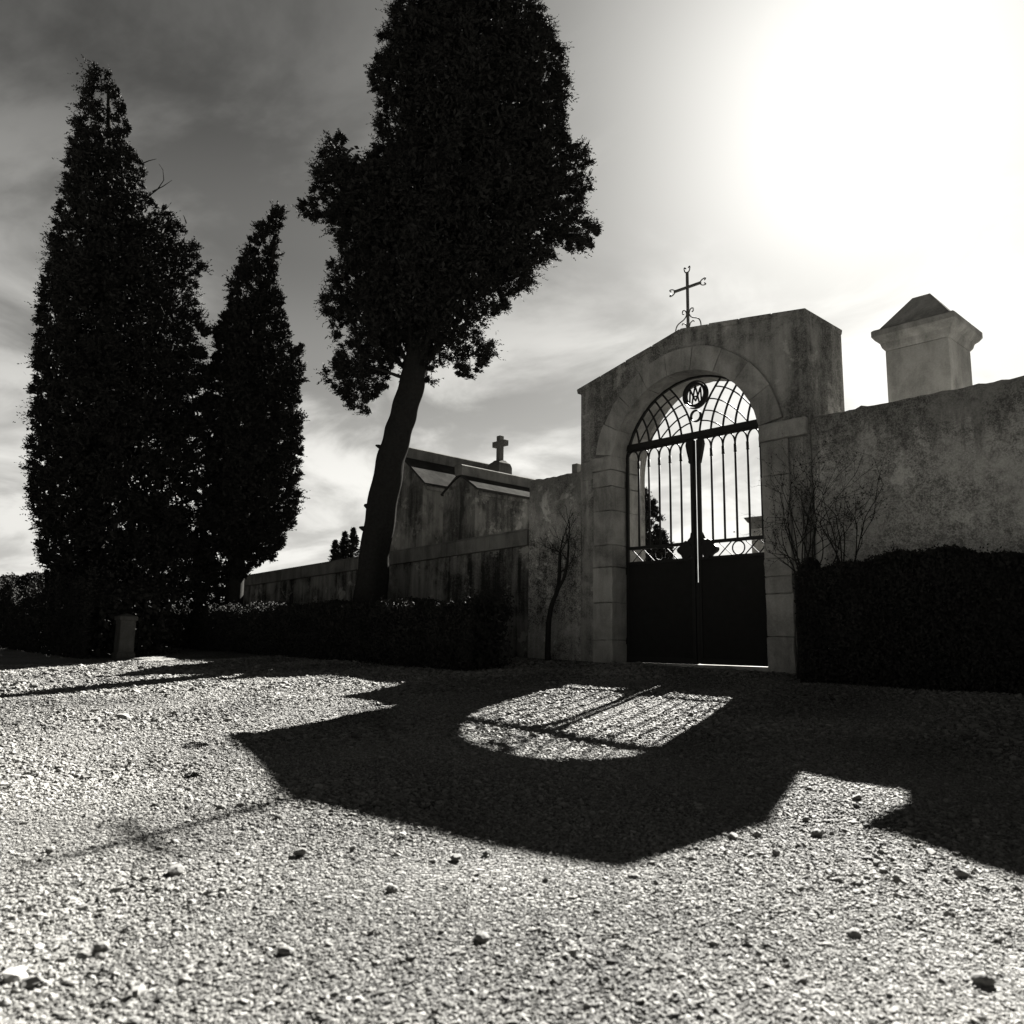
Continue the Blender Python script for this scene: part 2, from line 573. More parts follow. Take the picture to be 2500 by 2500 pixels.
def stone_box(x0, x1, y0, y1, z0, z1, name='jamb_stone', bev=0.013):
    j = rng.uniform(-0.008, 0.008, 4)
    bm = box_bm(x0+j[0]*.5, x1+j[1]*.5, y0+j[2], y1, z0+0.0035, z1-0.0035, bev)
    bmesh.ops.subdivide_edges(bm, edges=[e for e in bm.edges if e.calc_length() > 0.12], cuts=4, use_grid_fill=True)
    for v in bm.verts:
        v.co += Vector(rng.normal(size=3)*0.0035)
    o = bm_obj(name, bm, MAT_STONE, gate)
    return o
lj = [-0.2, 0.42, 1.08, 1.72, 2.12, 2.75, 3.2, ZS]
rj = [-0.2, 0.50, 1.14, 1.40, 1.67, 2.35, 2.95, ZS]
for i in range(len(lj)-1):
    stone_box(-XP, -XJ, -0.05 if i != 3 else -0.062, DP, lj[i], lj[i+1])
    stone_box(XJ, XP, -0.05 if i not in (2, 3) else -0.06, DP, rj[i], rj[i+1])
stone_box(-XP-0.02, -XJ+0.02, -0.075, DP+0.01, ZS, ZS+0.26, 'impost')
stone_box(XJ-0.02, 2.27, -0.075, DP+0.01, ZS, ZS+0.28, 'impost')
stone_box(-2.26, -XP-0.03, -0.035, 0.3, ZS-0.12, ZS+0.24, 'impost')
# voussoirs
ang = np.linspace(math.asin(0.27/1.5), math.pi-math.asin(0.25/1.5), 10)
for i in range(len(ang)-1):
    a0, a1 = ang[i]+0.0018, ang[i+1]-0.0018
    aa = np.linspace(a0, a1, 6)
    ro = 1.90+rng.uniform(-.012, .012)
    poly = [(1.5*math.cos(a), ZS+1.5*math.sin(a)) for a in aa]+[(ro*math.cos(a), ZS+ro*math.sin(a)) for a in aa[::-1]]
    bm = bmesh.new()
    fr = -0.05+rng.uniform(-.012, .008)
    A = [bm.verts.new((p[0], fr, p[1])) for p in poly]
    Bv = [bm.verts.new((p[0], DP, p[1])) for p in poly]
    n = len(poly)
    bm.faces.new(A); bm.faces.new(Bv[::-1])
    for k in range(n):
        bm.faces.new((A[k], Bv[k], Bv[(k+1) % n], A[(k+1) % n]))
    eds = [e for e in bm.edges if all(abs(v.co.y-fr) < 1e-5 for v in e.verts)]
    bmesh.ops.bevel(bm, geom=eds, offset=0.008, segments=1, affect='EDGES')
    for v in bm.verts:
        v.co += Vector(rng.normal(size=3)*0.003)
    bm_obj('voussoir', bm, MAT_STONE, gate)
bm_obj('threshold', box_bm(-1.72, 1.72, 0.05, 0.78, -0.25, 0.037, 0.012), MAT_STONE, gate)

# ------------------------------------------------------------------ gate leaves
def strip_obj(name, pts, wid, y0, y1, parent):
    Vv, Ff = strip(pts, wid, y0, y1)
    return mesh_obj(name, Vv, Ff, MAT_IRON, parent)

def bar_obj(name, x0, x1, y0, y1, z0, z1, parent, mat=None, bev=0.004):
    return bm_obj(name, box_bm(x0, x1, y0, y1, z0, z1, bev), mat or MAT_IRON, parent)

def leaf(sign, xc, label):
    """one leaf; xc its meeting edge, sign +1 towards +x"""
    hinge = sign*1.485
    lf = thing('gate_leaf', (hinge, DG, 0.0), label, 'gate leaf', 'leaves of the iron gate')
    X = lambda d: xc+sign*d
    lo, hi = min(xc, hinge), max(xc, hinge)
    Y = DG
    def bar(name, a, b, y0, y1, z0, z1, mat=None):
        x0, x1 = sorted((a, b))
        return bar_obj(name, x0, x1, y0, y1, z0, z1, lf, mat)
    wst = 0.10 if sign < 0 else 0.075
    bar('stile', X(0.0), X(wst), Y-0.012, Y+0.012, 0.05, 3.86)
    bar('stile', X(0.03), X(wst-0.004), Y-0.03, Y+0.03, 0.052, 3.858)
    bar('stile', hinge-sign*0.055, hinge, Y-0.025, Y+0.025, 0.05, 3.855)
    pan = bar('panel', X(0.012), hinge-sign*0.01, Y-0.012, Y+0.012, 0.055, 1.79, MAT_SHEET)
    bar('rail', X(0.032), hinge-sign*0.004, Y-0.034, Y+0.034, 1.775, 1.825)
    bar('rail', X(0.033), hinge-sign*0.005, Y-0.033, Y+0.033, 2.045, 2.098)
    bar('rail', X(0.034), hinge-sign*0.006, Y-0.036, Y+0.036, 0.039 if sign < 0 else 0.045, 0.14)
    bar('rail', X(0.031), hinge-sign*0.003, Y-0.022, Y+0.022, 3.858, 3.888)
    # vertical bars, collars and the little arches between them
    xs = [X(0.295+0.231*i) for i in range(5)]
    if sign < 0:
        xs = [X(0.30+0.231*i) for i in range(5)]
    for x in xs:
        b = tube_obj('bar', [(x, Y, 2.09), (x, Y, 3.0), (x, Y, 3.62)], 0.019, MAT_IRON, lf, 8)
        tube_obj('collar', [(x, Y, 3.53), (x, Y, 3.545), (x, Y, 3.56), (x, Y, 3.67)], [0.018, 0.03, 0.024, 0.026], MAT_IRON, b, 8)
    ends = [X(wst*0.8)]+xs+[hinge-sign*0.03]
    for i in range(len(ends)-1):
        a, c = ends[i], ends[i+1]
        mx, hw = (a+c)/2, abs(c-a)/2
        th = np.linspace(math.pi, 0, 15)
        pts = [(mx+hw*math.cos(q), 3.645+0.225*math.sin(q)**0.8 if math.sin(q) > 0 else 3.645) for q in th]
        strip_obj('bar_arch', pts, 0.022, Y-0.012, Y+0.012, lf)
    # lattice band with a ring
    zl, zh = 1.825, 2.045
    zm = (zl+zh)/2
    rx = X(0.77)
    V0, F0 = tube(ring_pts(rx, zm, 0.112, 24, Y), 0.013, 6, caps=False)
    mesh_obj('ring', V0, F0, MAT_IRON, lf, True)
    segs = [(0.40, 0.645), (0.895, 1.14), (1.14, 1.385)]
    for a, c in segs:
        strip_obj('lattice_bar', [(X(a), zl-0.004), (X((a+c)/2), zm), (X(c), zh+0.004)], 0.019, Y-0.010, Y-0.001, lf)
        strip_obj('lattice_bar', [(X(a), zh+0.004), (X((a+c)/2), zm), (X(c), zl-0.004)], 0.012, Y+0.001, Y+0.010, lf)
    # lobed lock plate
    pc = X(0.205)
    th = np.linspace(0, 2*math.pi, 40, endpoint=False)
    rr = 0.135+0.022*np.cos(4*th+0.4)
    poly = [(pc+1.15*r*math.cos(a), 1.955+1.05*r*math.sin(a)) for r, a in zip(rr, th)]
    poly = [(sign*max(sign*px_, sign*X(0.026)), pz_) for px_, pz_ in poly]
    bm_obj('lock_plate', prism_bm(poly, Y-0.045, Y+0.045), MAT_IRON, lf)
    # bracket under the transom and foot flare of the meeting stile
    brk = [(X(0.028), 3.857), (X(0.028), 3.45), (X(wst), 3.45), (X(wst+0.006), 3.55), (X(wst+0.055), 3.68), (X(wst+0.075), 3.78), (X(wst+0.062), 3.857)]
    bm_obj('bracket', prism_bm(brk, Y-0.04, Y+0.04), MAT_IRON, lf)
    foot = [(X(0.028), 2.06), (X(0.028), 2.25), (X(wst), 2.25), (X(wst+0.015), 2.17), (X(wst+0.07), 2.12), (X(wst+0.09), 2.06)]
    bm_obj('foot', prism_bm(foot, Y-0.038, Y+0.038), MAT_IRON, lf)
    if sign < 0:
        V0, F0 = tube(ring_pts(X(wst+0.018), 3.50, 0.018, 12, Y), 0.014, 6, caps=False)
        mesh_obj('knob', V0, F0, MAT_IRON, lf, True)
    if sign < 0:                                          # added strip, blocks light through the slit between the lower panels
        bar('cover_strip', X(-0.046), X(0.02), Y-0.021, Y-0.0128, 0.06, 1.40)
    # hinges
    for z in (0.35, 1.6, 3.2):
        tube_obj('hinge', [(hinge+sign*0.004, Y, z), (hinge+sign*0.004, Y, z+0.12)], 0.022, MAT_IRON, lf, 8)
    return lf
leaf(-1, 0.024, 'dark iron gate leaf carrying the round knob on its meeting stile')
leaf(1, 0.047, 'dark iron gate leaf beside the bare rose twigs and clipped hedge')

# ------------------------------------------------------------------ fanlight grille over the transom
XC = 0.05
gr = thing('arch_grille', (0, DG, 3.89), 'iron fanlight grille with a ringed monogram filling the arch', 'grille')
bar_obj('transom', -1.56, 1.56, DG-0.05, DG+0.05, 3.893, 4.0, gr)
def inside(x, z, r=1.515):
    return (x*x+(z-ZS)**2) < r*r
def clip(pts):
    return [p for p in pts if inside(p[0], p[1])]
def fam_a(d):
    h = np.linspace(-0.01, 1.1, 45)
    return np.stack([d+0.10*h+0.47*h*h, 4.0+h], 1)
for s in (1, -1):
    for k, d in enumerate((0.075, 0.30, 0.535, 0.77, 1.0, 1.23)):
        pts = clip([(XC+s*q[0], q[1]) for q in fam_a(d)])
        if k == 0:
            pts = [p for p in pts if p[1] < 4.9]
        if len(pts) > 2:
            strip_obj('curved_bar', pts, 0.030, DG-0.016, DG+0.004, gr)
    for zt, xb in ((4.19, 0.52), (4.36, 0.77), (4.55, 1.0), (4.74, 1.25), (4.90, 1.48)):
        x0 = float(np.interp(zt, fam_a(0.075)[:, 1], fam_a(0.075)[:, 0]))
        u = np.linspace(0, 1, 24)
        xx = x0+(xb-x0)*u
        z = zt-(zt-4.0)*(0.22*u+0.78*u**2)
        pts = clip([(XC+s*a, b) for a, b in zip(xx, z)])
        if len(pts) > 2:
            strip_obj('curved_bar', pts, 0.022, DG+0.005, DG+0.018, gr)
th = np.linspace(math.asin(0.40/1.485), math.pi-math.asin(0.40/1.485), 40)
strip_obj('arch_frame', [(1.487*math.cos(a), ZS+1.487*math.sin(a)) for a in th], 0.035, DG-0.025, DG+0.024, gr)
def ring_obj(name, cx, cz, r, wid, y0, y1, n=32):
    a = np.linspace(0, 2*math.pi, n+1)
    Vv, Ff = [], []
    for q in a[:-1]:
        for rr, yy in ((r-wid/2, y0), (r+wid/2, y0), (r+wid/2, y1), (r-wid/2, y1)):
            Vv.append((cx+rr*math.cos(q), yy, cz+rr*math.sin(q)))
    for i in range(n):
        j = (i+1) % n
        for k in range(4):
            Ff.append((i*4+k, i*4+(k+1) % 4, j*4+(k+1) % 4, j*4+k))
    return mesh_obj(name, Vv, Ff, MAT_IRON, gr)
MZ = 4.67
ring_obj('medallion_ring', XC, MZ, 0.243, 0.016, DG-0.03, DG+0.03)
ring_obj('medallion_ring', XC, MZ, 0.198, 0.034, DG-0.04, DG+0.034)
ring_obj('small_ring', XC, 4.29, 0.098, 0.02, DG-0.026, DG+0.026)
mono = []
for pl in ([(-.12, -.125), (-.105, .12), (-.05, -.02), (0.0, -.11), (.05, -.02), (.105, .12), (.12, -.125)], [(-.075, -.16), (-.03, .05), (0.0, .165), (.03, .05), (.075, -.16)], [(-.05, -.03), (.05, -.03)]):
    P0 = np.array(pl); tt = np.linspace(0, len(pl)-1, 6*(len(pl)-1)+1)
    pts = np.stack([np.interp(tt, range(len(pl)), P0[:, 0]), np.interp(tt, range(len(pl)), P0[:, 1])], 1)
    Vv, Ff = strip(pts+np.array([XC, MZ]), 0.021, DG-0.012, DG+0.012)
    off = len(mono[0]) if mono else 0
    if not mono:
        mono = [[], []]
    mono[1] += [tuple(i+off for i in f) for f in Ff]
    mono[0] += Vv
mesh_obj('monogram', mono[0], mono[1], MAT_IRON, gr)

# ------------------------------------------------------------------ iron cross on the gable
cy = 0.42
cb = at_y(1680, 797, cy)
cx0 = float(cb[0])
ztop = float(at_y(1679, 664, cy)[2])
zarm = float(at_y(1680, 701, cy)[2])
zb = ZA-0.02
cr = thing('iron_cross', (cx0, cy, zb), 'thin wrought iron cross with scrolled ends on the gateway gable', 'cross')
bar_obj('upright', cx0-0.022, cx0+0.022, cy-0.02, cy+0.02, zb-0.06, ztop, cr, MAT_CROSSIRON)
ha = 0.285
bar_obj('crossbar', cx0-ha, cx0+ha, cy-0.023, cy+0.017, zarm-0.022, zarm+0.022, cr, MAT_CROSSIRON)
def heart(cx, cz, ang):
    pts_all = []
    for s in (1, -1):
        t = np.linspace(0, 1, 16)
        a = s*(0.75+t*3.3*1.0)
        px = 0.015+0.052-0.052*np.cos(t*math.pi*1.35)*1.0
        pz = s*(0.012+0.045*np.sin(t*math.pi*0.95)+0.006)
        c, si = math.cos(ang), math.sin(ang)
        pts = [(cx+c*x-si*z, cy, cz+si*x+c*z) for x, z in zip(px, pz)]
        tube_obj('scroll', pts, 0.0115, MAT_CROSSIRON, cr, 6)
heart(cx0, ztop-0.02, math.pi/2)
heart(cx0+ha-0.02, zarm, 0.0)
heart(cx0-ha+0.02, zarm, math.pi)
zs = zb+0.26
for s in (1, -1):
    t = np.linspace(0, 1, 20)
    p = [(cx0+s*0.27, zb-0.08), (cx0+s*0.275, zb+0.20), (cx0+s*0.23, zb+0.31), (cx0+s*0.08, zb+0.36), (cx0+s*0.022, zb+0.43), (cx0+s*0.045, zb+0.53), (cx0+s*0.11, zb+0.545), (cx0+s*0.12, zb+0.48), (cx0+s*0.085, zb+0.465)]
    P0 = np.array(p); tt = np.linspace(0, len(p)-1, 33)
    k = np.stack([np.interp(tt, range(len(p)), P0[:, 0]), np.interp(tt, range(len(p)), P0[:, 1])], 1)
    for _ in range(3):
        k[1:-1] = (k[:-2]+2*k[1:-1]+k[2:])/4
    tube_obj('scroll', [(a, cy, b) for a, b in k], 0.012, MAT_CROSSIRON, cr, 6)
    p2 = [(cx0+s*0.02, zb+0.18), (cx0+s*0.05, zb+0.27), (cx0+s*0.11, zb+0.30), (cx0+s*0.13, zb+0.27)]
    tube_obj('scroll', [(a, cy, b) for a, b in p2], 0.011, MAT_CROSSIRON, cr, 6)

# ------------------------------------------------------------------ boundary walls
def rough_wall(name, x0, x1, y0, y1, ztop, zbot, mat, parent, step=0.09, amp=0.009, seed=0, cap=0.0):
    """wall with an uneven top edge and slightly wavy faces; ztop(x)"""
    rg = np.random.default_rng(seed)
    n = max(2, int((x1-x0)/step))
    xs = np.linspace(x0, x1, n+1)
    V, F = [], []
    j = rg.normal(0, amp, n+1); j2 = rg.normal(0, amp*0.6, n+1)
    for i, x in enumerate(xs):
        zt = ztop(x)
        V += [(x, y0, zbot), (x, y0+rg.normal(0, .003), zt-0.08), (x, y0+0.02+j2[i]*.3, zt-0.012+j[i]), (x, (y0+y1)/2, zt-0.01+j2[i]), (x, y1-0.02, zt-0.02), (x, y1, zbot)]
    for i in range(n):
        for k in range(5):
            F.append((i*6+k, i*6+k+1, (i+1)*6+k+1, (i+1)*6+k))
    F.append(tuple(range(6))); F.append(tuple(n*6+k for k in range(6))[::-1])
    o = mesh_obj(name, V, F, mat, parent)
    bm = bmesh.new(); bm.from_mesh(o.data); bmesh.ops.recalc_face_normals(bm, faces=bm.faces); bm.to_mesh(o.data); bm.free()
    return o

wr = tag(rough_wall('boundary_wall', B_-0.05, 9.5, 0.03, 0.47, lambda x: 3.79+0.0*x, -0.4, MAT_STUCCO_R, None, seed=3), 'high mottled stucco wall behind the clipped hedge and rose twigs', 'wall')
wl = tag(rough_wall('boundary_wall', -3.70, -B_+0.05, 0.03, 0.47, lambda x: 3.60+0.0*x, -0.3, MAT_STUCCO_L, None, seed=4), 'high lichen-stained wall between the gateway and the low wall', 'wall')
p = at_y(1409, 1146, 0.2)
tag(bm_obj('coping_block', box_bm(float(p[0])-0.075, float(p[0])+0.075, 0.12, 0.27, 3.58, 3.79, 0.012), MAT_COPING), 'small square stone block standing on the high left wall', 'block')

lw = thing('low_wall', (-10.5, 0.25, 0), 'long low stained wall with a dark stone coping behind the hedge', 'wall')
zlow = lambda x: 2.62+(x+3.7)*0.029
V, F = [], []
xs = np.linspace(-17.0, -3.69, 60)
rg = np.random.default_rng(12)
for x in xs:
    zt = zlow(x)-0.34
    V += [(x, 0.06+rg.normal(0, .004), -0.3), (x, 0.06+rg.normal(0, .004), zt*0.5), (x, 0.06+rg.normal(0, .004), zt), (x, 0.42, zt), (x, 0.42, -0.3)]
n = len(xs)
for i in range(n-1):
    for k in range(4):
        F.append((i*5+k, (i+1)*5+k, (i+1)*5+k+1, i*5+k+1))
F.append(tuple(range(5))); F.append(tuple((n-1)*5+k for k in range(5))[::-1])
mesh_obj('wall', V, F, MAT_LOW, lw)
cuts = np.linspace(-17.06, -3.705, 13)
for i in range(12):
    x0, x1 = cuts[i]+0.004, cuts[i+1]-0.004
    bm = bmesh.new()
    sec = lambda x: [(-0.02, zlow(x)-0.338), (-0.03, zlow(x)-0.06), (0.03, zlow(x)), (0.45, zlow(x)), (0.51, zlow(x)-0.06), (0.50, zlow(x)-0.338)]
    a = [bm.verts.new((x0, q[0], q[1])) for q in sec(x0)]
    b = [bm.verts.new((x1, q[0], q[1])) for q in sec(x1)]
    bm.faces.new(a); bm.faces.new(b[::-1])
    for k in range(6):
        bm.faces.new((a[k], b[k], b[(k+1) % 6], a[(k+1) % 6]))
    bm_obj('coping_slab', bm, MAT_COPING, lw)

# pier rising from the right-hand wall
px0, pyy, pw = 2.87, 1.5, 0.95
pier = thing('tomb_pier', (px0+pw/2, pyy+pw/2, 0.0), 'square stone monument with moulded cap standing behind the right wall', 'monument')
bm_obj('shaft', box_bm(px0, px0+pw, pyy, pyy+pw, -0.2, 5.05, 0.01), MAT_STONE, pier)
lev = [(5.052, 0.0), (5.10, 0.035), (5.17, 0.055), (5.22, 0.11), (5.28, 0.15), (5.37, 0.15), (5.395, 0.12), (5.41, 0.06)]
V, F = [], []
c0, c1 = px0+pw/2, pyy+pw/2
for z, o in lev+[(5.95, -0.34)]:
    hh = pw/2+o
    V += [(c0-hh, c1-hh, z), (c0+hh, c1-hh, z), (c0+hh, c1+hh, z), (c0-hh, c1+hh, z)]
for i in range(len(lev)):
    for k in range(4):
        F.append((i*4+k, i*4+(k+1) % 4, (i+1)*4+(k+1) % 4, (i+1)*4+k))
F.append((3, 2, 1, 0)); F.append(tuple(len(lev)*4+k for k in range(4)))
mesh_obj('cap', V, F, MAT_STONE, pier)

# ------------------------------------------------------------------ tomb chapels behind the low wall
def chapel(xr, zr, half, ze, y0, y1, crest, label, xl=None, far=None):
    c = thing('tomb_chapel', (xr, (y0+y1)/2, 0), label, 'chapel', 'tomb chapels behind the low wall')
    hw = half-0.10
    zw = ze+0.06
    prof = [(xr-hw, -0.2), (xr+hw, -0.2), (xr+hw, zw), (xr, zr-0.30), (xr-hw, zw)]
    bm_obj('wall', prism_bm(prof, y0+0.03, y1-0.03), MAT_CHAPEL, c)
    for s in (1, -1):
        d = np.array([s*half, ze-(zr-crest)]); L = np.linalg.norm(d); d /= L
        nn = np.array([-d[1], d[0]])*(1 if s > 0 else -1)
        a = np.array([xr, zr-crest]); e = np.array([xr+s*half, ze])
        bm_obj('roof_slab', prism_bm([tuple(a), tuple(e), tuple(e-nn*0.05), tuple(a-nn*0.05)], y0, y1), MAT_ROOF, c)
    bm_obj('ridge_crest', prism_bm([(xr-0.13, zr-crest-0.07), (xr+0.13, zr-crest-0.07), (xr+0.15, zr-0.03), (xr+0.11, zr), (xr-0.11, zr), (xr-0.15, zr-0.03)], y0-0.02, y1+0.02), MAT_COPING, c)
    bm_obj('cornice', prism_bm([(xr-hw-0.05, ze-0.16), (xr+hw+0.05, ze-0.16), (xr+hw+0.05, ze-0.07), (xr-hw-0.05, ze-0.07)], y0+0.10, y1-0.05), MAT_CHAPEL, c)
    return c
ch1 = chapel(-10.22, 5.62, 1.12, 4.47, 1.5, 5.1, 0.24, 'taller gabled tomb chapel beside the leaning tree trunk')
ch2 = chapel(-7.72, 4.74, 0.72, 4.07, 1.5, 4.4, 0.20, 'smaller gabled tomb chapel between its taller twin and the high wall')
# stone cross
q = at_y(1220, 1160, 4.75)
kx, ky = -10.1, 4.75
zb0 = 5.55
z_ = lambda v: float(at_y(1220, v, ky)[2])
kx = float(at_y(1220, 1140, ky)[0])
scx = thing('stone_cross', (kx, ky, 5.3), 'stone cross on a stepped pedestal above the chapel ridge', 'cross')
zt, za_, zp, z0 = z_(1065), z_(1084), z_(1125), 5.3
ped = [(0.26, z0-0.2), (0.26, zp-0.22), (0.24, zp-0.16), (0.22, zp-0.10), (0.16, zp-0.05), (0.12, zp)]
V, F = [], []
for hh, z in ped:
    V += [(kx-hh, ky-hh, z), (kx+hh, ky-hh, z), (kx+hh, ky+hh, z), (kx-hh, ky+hh, z)]
for i in range(len(ped)-1):
    for k in range(4):
        F.append((i*4+k, i*4+(k+1) % 4, (i+1)*4+(k+1) % 4, (i+1)*4+k))
F.append((3, 2, 1, 0)); F.append(tuple((len(ped)-1)*4+k for k in range(4)))
mesh_obj('pedestal', V, F, MAT_COPING, scx)
bm = box_bm(kx-0.085, kx+0.085, ky-0.08, ky+0.08, zp-0.02, zt, 0.012)
bm_obj('shaft', bm, MAT_COPING, scx)
bm_obj('arms', box_bm(kx-0.28, kx+0.28, ky-0.072, ky+0.088, za_-0.085, za_+0.085, 0.012), MAT_COPING, scx)

# ------------------------------------------------------------------ foliage
def leaf_mesh(name, C, Dr, L, W, mat, parent):
    """diamond-shaped leaves: centre C, direction Dr, length L, width W (numpy arrays)"""
    n = len(C)
    Dr = Dr/(np.linalg.norm(Dr, axis=1)[:, None]+1e-9)
    rd = rng.normal(size=(n, 3))
    S = np.cross(Dr, rd); S /= np.linalg.norm(S, axis=1)[:, None]+1e-9
    L = np.broadcast_to(L, n)[:, None]; W = np.broadcast_to(W, n)[:, None]
    V = np.empty((n, 4, 3), np.float32)
    V[:, 0] = C-Dr*L*0.5
    V[:, 1] = C+S*W*0.5
    V[:, 2] = C+Dr*L*0.5
    V[:, 3] = C-S*W*0.5
    me = bpy.data.meshes.new(name)
    me.vertices.add(n*4); me.loops.add(n*4); me.polygons.add(n)
    me.vertices.foreach_set('co', V.ravel())
    me.loops.foreach_set('vertex_index', np.arange(n*4, dtype=np.int32))
    me.polygons.foreach_set('loop_start', np.arange(0, n*4, 4, dtype=np.int32))
    me.polygons.foreach_set('loop_total', np.full(n, 4, np.int32))
    me.materials.append(mat)
    me.update(calc_edges=True)
    o = bpy.data.objects.new(name, me)
    COL.objects.link(o)
    if parent is not None:
        o.parent = parent
        o.matrix_parent_inverse = Matrix.Translation(-Vector(parent.location))
    return o

def poly_dist(P, poly):
    """signed distance (positive inside) of points to polygon"""
    poly = np.array(poly); n = len(poly)
    dmin = np.full(len(P), 1e9); ins = np.zeros(len(P), bool)
    for i in range(n):
        a, b = poly[i], poly[(i+1) % n]
        ab = b-a
        t = np.clip(((P-a)@ab)/(ab@ab+1e-12), 0, 1)
        d = np.linalg.norm(P-(a+t[:, None]*ab), axis=1)
        dmin = np.minimum(dmin, d)
        c = ((a[1] > P[:, 1]) != (b[1] > P[:, 1])) & (P[:, 0] < (b[0]-a[0])*(P[:, 1]-a[1])/(b[1]-a[1]+1e-12)+a[0])
        ins ^= c
    return np.where(ins, dmin, -dmin)

HR = np.array([math.cos(YAW), -math.sin(YAW), 0.0])      # horizontal, across the view
HF = np.array([math.sin(YAW), math.cos(YAW), 0.0])       # horizontal, along the view

def crown(name, px_poly, depth, base, parent, n_clump, n_leaf, clump_r, leafL, leafW, thick=1.0, maxd=1.8, up=0.35, mat=None, core=0.6, minin=0.05, gap=0.0, gscale=1.6, ragged=0.07):
    """crown volume: the outline in metres, rounded out in depth, filled with tufts"""
    base = np.array(base)
    poly = []
    for u, v in px_poly:
        X = at_d(u, v, depth)
        # slide along the ray to the vertical sheet through the trunk
        r_ = ray(u, v)
        t = ((base-CAM)@HF)/(r_@HF)
        X = CAM+r_*t
        poly.append(((X-base)@HR, X[2]))
    poly = np.array(poly)
    lo, hi = poly.min(0), poly.max(0)
    cand = rng.uniform(lo, hi, (n_clump*12, 2))
    sd = poly_dist(cand, poly)
    # tufts stay inside by about their radius; more of them near the outline
    q_ = cand*3.2
    lump = 0.5+0.5*np.sin(q_[:, 0]*1.3+1.5*np.sin(q_[:, 1]*1.1))*np.sin(q_[:, 1]*1.7+1.2*np.sin(q_[:, 0]*0.9+1.0))
    ok = sd > minin-0.03+ragged*lump**2
    cand, sd = cand[ok], sd[ok]
    wgt = np.where(sd < 0.8, 1.0, core)
    if gap > 0:                                        # patches where sky shows through
        ph = cand*gscale
        nz = np.sin(ph[:, 0]*2.1+1.3*np.sin(ph[:, 1]*1.7))*np.sin(ph[:, 1]*2.3+1.1*np.sin(ph[:, 0]*1.9+2.0))
        wgt = np.where((nz > 0.55) & (sd < gap), 0.03, wgt)
    keep = rng.uniform(size=len(cand)) < wgt
    cand, sd = cand[keep][:n_clump], sd[keep][:n_clump]
    h = thick*np.minimum(sd, maxd)**0.75*1.1
    dep = rng.uniform(-1, 1, len(cand))
    dep = np.sign(dep)*np.abs(dep)**0.6*h
    cen = base[None]*np.array([1, 1, 0])+HR[None]*cand[:, :1]+HF[None]*dep[:, None]+np.array([0, 0, 1.0])[None]*cand[:, 1:]
    m = len(cen)
    # outward direction of each tuft
    axis_a = np.interp(cand[:, 1], [lo[1], hi[1]], [0.0, 0.0])
    outw = HR[None]*(cand[:, :1]-poly[:, 0].mean())+HF[None]*dep[:, None]
    outw = outw/(np.linalg.norm(outw, axis=1)[:, None]+1e-6)+np.array([0, 0, up])[None]
    outw /= np.linalg.norm(outw, axis=1)[:, None]
    cr_ = clump_r*rng.uniform(0.45, 1.0, m)*(1+0.8*(rng.uniform(size=m) < 0.18))*np.clip(0.5+sd, 0.5, 1.0)
    k = max(1, n_leaf//m)
    ns = 8
    nl = max(3, k//ns)
    od = rng.normal(size=(m, ns, 3))
    od /= np.linalg.norm(od, axis=2)[:, :, None]
    sdir = od*0.75+outw[:, None]*0.85
    sdir /= np.linalg.norm(sdir, axis=2)[:, :, None]
    slen = cr_[:, None]*rng.uniform(0.7, 1.35, (m, ns))
    tt = np.linspace(0.08, 1.0, nl)[None, None, :, None]
    pos = cen[:, None, None]+sdir[:, :, None]*slen[:, :, None, None]*tt+rng.normal(size=(m, ns, nl, 3))*0.018*(1.6-tt)
    dr = sdir[:, :, None]*1.0+rng.normal(size=(m, ns, nl, 3))*0.55
    sz = np.broadcast_to(1.2-0.55*tt[..., 0], (m, ns, nl)).reshape(-1)
    pos = pos.reshape(-1, 3); dr = dr.reshape(-1, 3)
    L = leafL*rng.uniform(0.7, 1.35, len(pos))*sz; W = leafW*rng.uniform(0.7, 1.3, len(pos))*sz
    # broad inner sprays close the middle of the crown
    inn_ = np.where(sd > 0.75)[0]
    ci = np.repeat(inn_, 26)
    pi_ = cen[ci]+rng.normal(size=(len(ci), 3))*0.16
    pos = np.concatenate([pos, pi_]); dr = np.concatenate([dr, rng.normal(size=(len(ci), 3))])
    L = np.concatenate([L, rng.uniform(0.12, 0.20, len(ci))]); W = np.concatenate([W, rng.uniform(0.05, 0.09, len(ci))])
    o = leaf_mesh(name, pos, dr, L, W, mat or MAT_LEAF, parent)
    return o, cen

def trunk_pts(px, Y=None, base=None):
    out = []
    for u, v in px:
        r_ = ray(u, v)
        t = ((np.array(base)-CAM)@HF)/(r_@HF)
        out.append(CAM+r_*t)
    return out

def bark_tube(name, pts, rad, parent, mat=MAT_TRUNK, sides=14, wob=0.06, seed=1):
    rg = np.random.default_rng(seed)
    P = np.array(pts); n0 = len(P)
    tt = np.linspace(0, n0-1, (n0-1)*7+1)
    Q = np.stack([np.interp(tt, range(n0), P[:, i]) for i in range(3)], 1)
    for _ in range(4):
        Q[1:-1] = (Q[:-2]+2*Q[1:-1]+Q[2:])/4
    r_ = np.interp(tt, range(n0), rad)
    Vv, Ff = tube(Q, r_, sides)
    Vv = np.array(Vv)
    ph = rg.uniform(0, 6, 6)
    for i in range(len(Q)):
        for k in range(sides):
            a = 2*math.pi*k/sides
            s = 1+wob*(math.sin(3*a+ph[0]+i*0.11)+0.7*math.sin(5*a+ph[1]-i*0.17)+0.6*math.sin(i*0.9+ph[2]+a))
            v = Vv[i*sides+k]-Q[i]
            Vv[i*sides+k] = Q[i]+v*s
    return mesh_obj(name, Vv, Ff, mat, parent, True)

